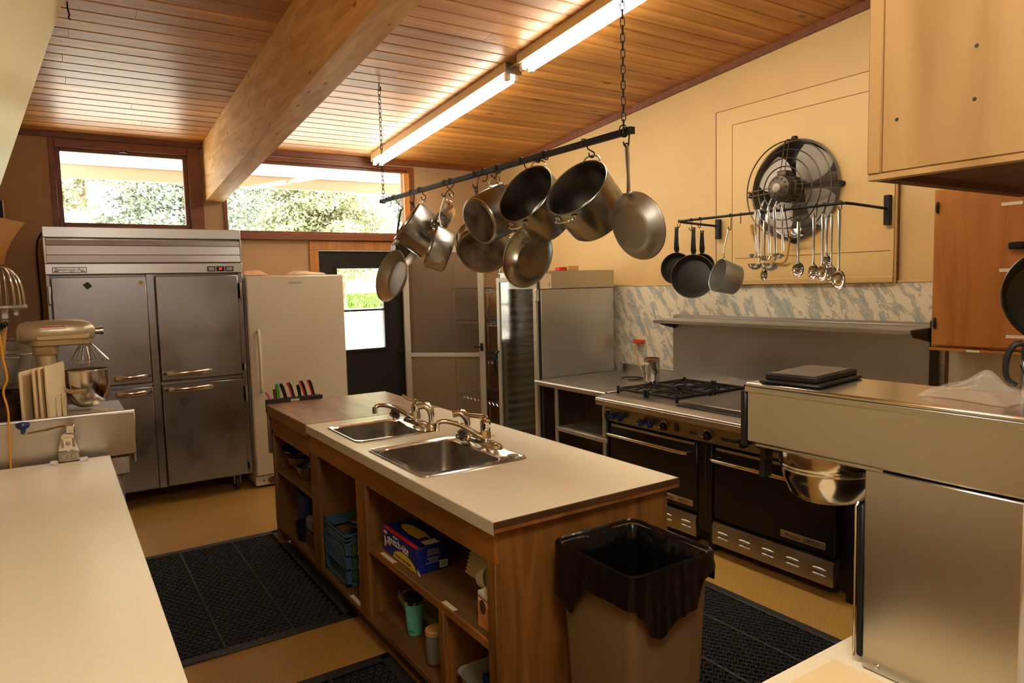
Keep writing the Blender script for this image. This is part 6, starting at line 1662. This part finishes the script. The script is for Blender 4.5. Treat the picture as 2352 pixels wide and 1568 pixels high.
spoon(2.462, 1.995, 1.675, .033, 'perforated spoon at the left of the three spoons', True)
spoon(2.418, 1.99, 1.73, .030, 'spoon with a shorter handle behind the perforated spoon', True, x=WX + .05)
spoon(2.398, 2.005, 1.668, .034, 'plain spoon in the middle of the three spoons', False, x=WX - .02)
spoon(2.368, 2.005, 1.66, .036, 'plain wide spoon behind the middle spoon on the wall rail', False, x=WX + .02)
spoon(2.303, 2.02, 1.625, .040, 'longest plain spoon alone at the right end of the wall rail', False, w=.011)
for yv, zb, w_ in ((2.563, 1.972, 'holding the perforated turner'), (2.455, 1.99, 'holding the perforated spoon'), (2.405, 1.99, 'holding the middle plain spoon'), (2.303, 2.012, 'holding the longest spoon at the right end'), (2.61, 1.985, 'left empty beside the perforated turner')):
    whook(yv, zb, w_)

# ------------------------------------------------------------------ upper cabinets
oc = thing('wall_cabinet', 'orange stained plywood wall cabinet beyond the coffee brewer', 'cabinet', (4.05, 1.4, 1.25))
part('carcass', MB().box(3.922, 4.19, .7, 1.885, 1.255, 2.085, .003), 'orange_wood', oc)
d1 = part('door', MB().box(3.90, 3.921, 1.275, 1.872, 1.268, 2.072, .003), 'orange_wood', oc)
d2 = part('door', MB().box(3.90, 3.921, .72, 1.268, 1.268, 2.072, .003), 'orange_wood', oc)
for z in (1.99, 1.385):
    parts('hinge', MB().tube([(3.894, 1.856, z - .03), (3.892, 1.857, z - .012), (3.892, 1.857, z + .012), (3.894, 1.856, z + .03)], [.004, .008, .008, .004], 8), 'iron', d1)
part('knob', MB().box(3.872, 3.90, 1.455, 1.52, 1.755, 1.79, .006), 'black_plastic', d1)
for yv, z, w in ((1.563, 1.968, .09), (1.563, 1.647, .07), (1.525, 1.322, .09)):
    part('label_strip', MB().box(3.8985, 3.8998, yv - w, yv, z, z + .016, 0), 'tape', d1)
part('lower_lip', MB().box(3.90, 4.19, .7, 1.885, 1.240, 1.2545, .002), 'orange_wood', oc)
part('label_strip', MB().box(3.8985, 3.8998, 1.64, 1.70, 1.241, 1.252, 0), 'tape', oc)

uc = thing('hanging_cabinet', 'pale plywood cabinet hanging over the coffee brewer', 'cabinet', (1.55, .1, 1.83))
part('face_panel', MB().box(1.303, 1.322, -.9, .722, 1.838, 2.9, .002), 'plywood', uc)
part('end_strip', MB().box(1.300, 1.322, .7225, .748, 1.838, 2.9, .002), 'plywood', uc)
part('end_panel', MB().box(1.322, 1.95, .728, .748, 1.845, 2.9, .002), 'plywood', uc)
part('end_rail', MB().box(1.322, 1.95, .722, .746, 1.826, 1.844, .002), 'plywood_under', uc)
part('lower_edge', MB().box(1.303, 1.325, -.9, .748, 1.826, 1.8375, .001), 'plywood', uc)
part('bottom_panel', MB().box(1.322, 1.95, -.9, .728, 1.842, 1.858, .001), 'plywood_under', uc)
part('rear_panel', MB().box(1.93, 1.95, -.9, .728, 1.858, 2.9, .001), 'plywood', uc)
for yv, z in ((.695, 1.930), (.566, 2.023), (.567, 1.937)):
    part('nail_hole', MB().lathe([(.0035, 0), (0, .0006)], 10, frame_of((1.3028, yv, z), (-1, 0, 0))), 'black_print', uc)

# ------------------------------------------------------------------ peninsula counter, brewer
pn = solo('peninsula_counter', MB().box(.96, 2.1, -.9, .770, .88, .92, .003), 'laminate', 'pale laminate counter corner at the bottom right', 'counter', (1.5, 0, .88))
pb = solo('peninsula_cabinet', MB().box(1.0, 2.06, -.86, .72, .0, .879, .004), 'island_v', 'base cabinet carrying the pale counter at the bottom right', 'cabinet', (1.5, 0, 0))
solo('counter_board', MB().box(.985, 1.188, .20, .731, .9205, .9285, .002), 'board', 'thin cream board lying on the counter left of the brewer', 'board', (1.09, .46, .9205))
br = thing('coffee_brewer', 'stainless coffee brewer with overhanging head in the right foreground', 'coffee brewer', (1.31, .69, .9205))
bx0, bx1 = 1.21, 1.425
part('column', MB().box(bx0 + .003, bx1 - .003, .44, .692, .9205, 1.298, .003), 'steel', br)
part('head', MB().box(bx0, bx1, .425, .950, 1.302, 1.420, .004), 'steel', br)
part('top_lid', MB().box(bx0 - .002, bx1 + .002, .423, .953, 1.4205, 1.430, .003), 'steel_top', br)
part('lid_hem', MB().box(bx0 - .0025, bx0 - .0005, .423, .953, 1.410, 1.4215, .0008), 'steel_h', br)
part('control_front', MB().box(bx0 - .001, bx1 + .001, .951, .966, 1.292, 1.412, .003), 'black_plastic', br)
part('head_flange', MB().box(bx0 + .004, bx0 + .02, .66, .93, 1.296, 1.302, .001), 'steel_h', br)
part('splash_panel', MB().box(bx0 + .006, bx1 - .006, .693, .708, .935, 1.228, .005), 'black_plastic', br)
part('splash_trim', MB().tube([(bx0 + .006, .709, .935), (bx0 + .006, .709, 1.222), (bx0 + .012, .709, 1.229), (bx1 - .012, .709, 1.229), (bx1 - .006, .709, 1.222), (bx1 - .006, .709, .935)], .0022, 6), 'chrome_soft', br)
part('screw', MB().lathe([(.005, 0), (.004, .003), (0, .004)], 12, frame_of((bx0 + .003, .662, .935), (-1, 0, 0))), 'chrome_soft', br)
fu = part('funnel', MB().lathe([(0, 1.192), (.062, 1.192), (.074, 1.203), (.087, 1.235), (.0905, 1.252), (.0925, 1.254), (.0915, 1.258), (.0935, 1.261), (.092, 1.265), (.094, 1.268), (.0935, 1.30), (.09, 1.30), (.085, 1.24), (.07, 1.205), (0, 1.197)], 48, Matrix.Translation((1.318, .832, 0))), 'chrome_soft', br)
part('handle', MB().loft([[(x + dx, yv, z) for dx, yv in ((-.013, .932), (.013, .932), (.013, .944), (-.013, .944))] for x, z in ((1.262, 1.298), (1.262, 1.262), (1.258, 1.235), (1.257, 1.222))], (True, True)), 'black_plastic', fu)
# flat scale on the brewer
sl = thing('flat_scale', 'flat black scale with a grey plate on top of the brewer', 'scale', (1.335, .88, 1.4305))
Ms = Matrix.Translation((1.318, .868, 1.4308)) @ Matrix.Rotation(R(8), 4, 'Z')
part('lower_body', MB().box(-.098, .10, -.062, .068, 0, .007, .003, Ms), 'black_plastic', sl)
part('upper_body', MB().box(-.085, .10, -.05, .06, .007, .019, .002, Ms), 'black_plastic', sl)
part('plate', MB().box(-.078, .092, -.044, .054, .019, .021, .001, Ms), 'scale_plate', sl)
part('button', MB().box(-.03, -.015, .062, .067, .007, .021, .001, Ms), 'black_plastic', sl)
# carafe, bag, hanging black pan
cf = thing('thermal_carafe', 'steel thermal carafe with black lid and handle at the right edge', 'carafe', (1.405, .512, 1.4305))
T0 = Matrix.Translation((1.418, .495, 1.4308))
part('body', MB().lathe([(0, 0), (.030, 0), (.032, .004), (.033, .055), (.031, .066)], 36, T0), 'chrome_soft', cf)
part('lid', MB().lathe([(.0315, .064), (.033, .067), (.032, .090), (.026, .097), (0, .098)], 36, T0), 'black_plastic', cf)
part('handle', MB().tube([(1.396, 0.520, 1.525), (1.389, 0.529, 1.522), (1.384, 0.537, 1.505), (1.382, 0.539, 1.48), (1.385, 0.536, 1.462), (1.393, 0.526, 1.452)], [.005, .0055, .0055, .005, .0045, .004], 8, cr=3), 'black_plastic', cf)
part('strap', MB().tube([(1.398, 0.520, 1.488), (1.390, 0.508, 1.465), (1.396, 0.488, 1.448), (1.410, 0.466, 1.438)], .004, 6), 'black_plastic', cf)
rows = []
for j in range(13):
    t = j / 12
    row = []
    for i in range(19):
        s = i / 18
        h = .034 * math.sin(PI * min(1, s * 1.0)) ** .8 * math.sin(PI * t) ** .6
        row.append((1.285 + .13 * t + .01 * math.sin(5 * s), .64 - .15 * s + .006 * math.sin(9 * t), 1.4312 + h * (1 + .25 * math.sin(11 * s + 4 * t) + .2 * math.sin(17 * t))))
    rows.append(row)
solo('plastic_bag', MB().sheet(rows, .0006), 'bag_clear', 'crumpled clear plastic bag on the brewer top beside the carafe', 'bag', (1.35, .56, 1.431))
bp_ = thing('black_pan', 'black round pan hanging under the plywood cabinet at the right edge', 'pan', (1.62, .56, 1.61))
M = frame_of((1.631, .549, 1.599), (-.75, -.62, .22))
part('wall', MB().lathe([(.094, 0), (.097, .001), (.098, -.002), (.082, -.035), (.07, -.04), (0, -.04)], 44, M), 'black', bp_)
part('inside', MB().lathe([(.094, 0), (.078, -.032), (.068, -.036), (0, -.036)], 44, M), 'nonstick', bp_)
part('handle', MB().tube([(.097, 0, -.006), (.13, 0, .0), (.20, 0, .006), (.243, 0, .006)], [.010, .008, .009, .008], 8, M=M, flat=(.5, 1)), 'black_plastic', bp_)
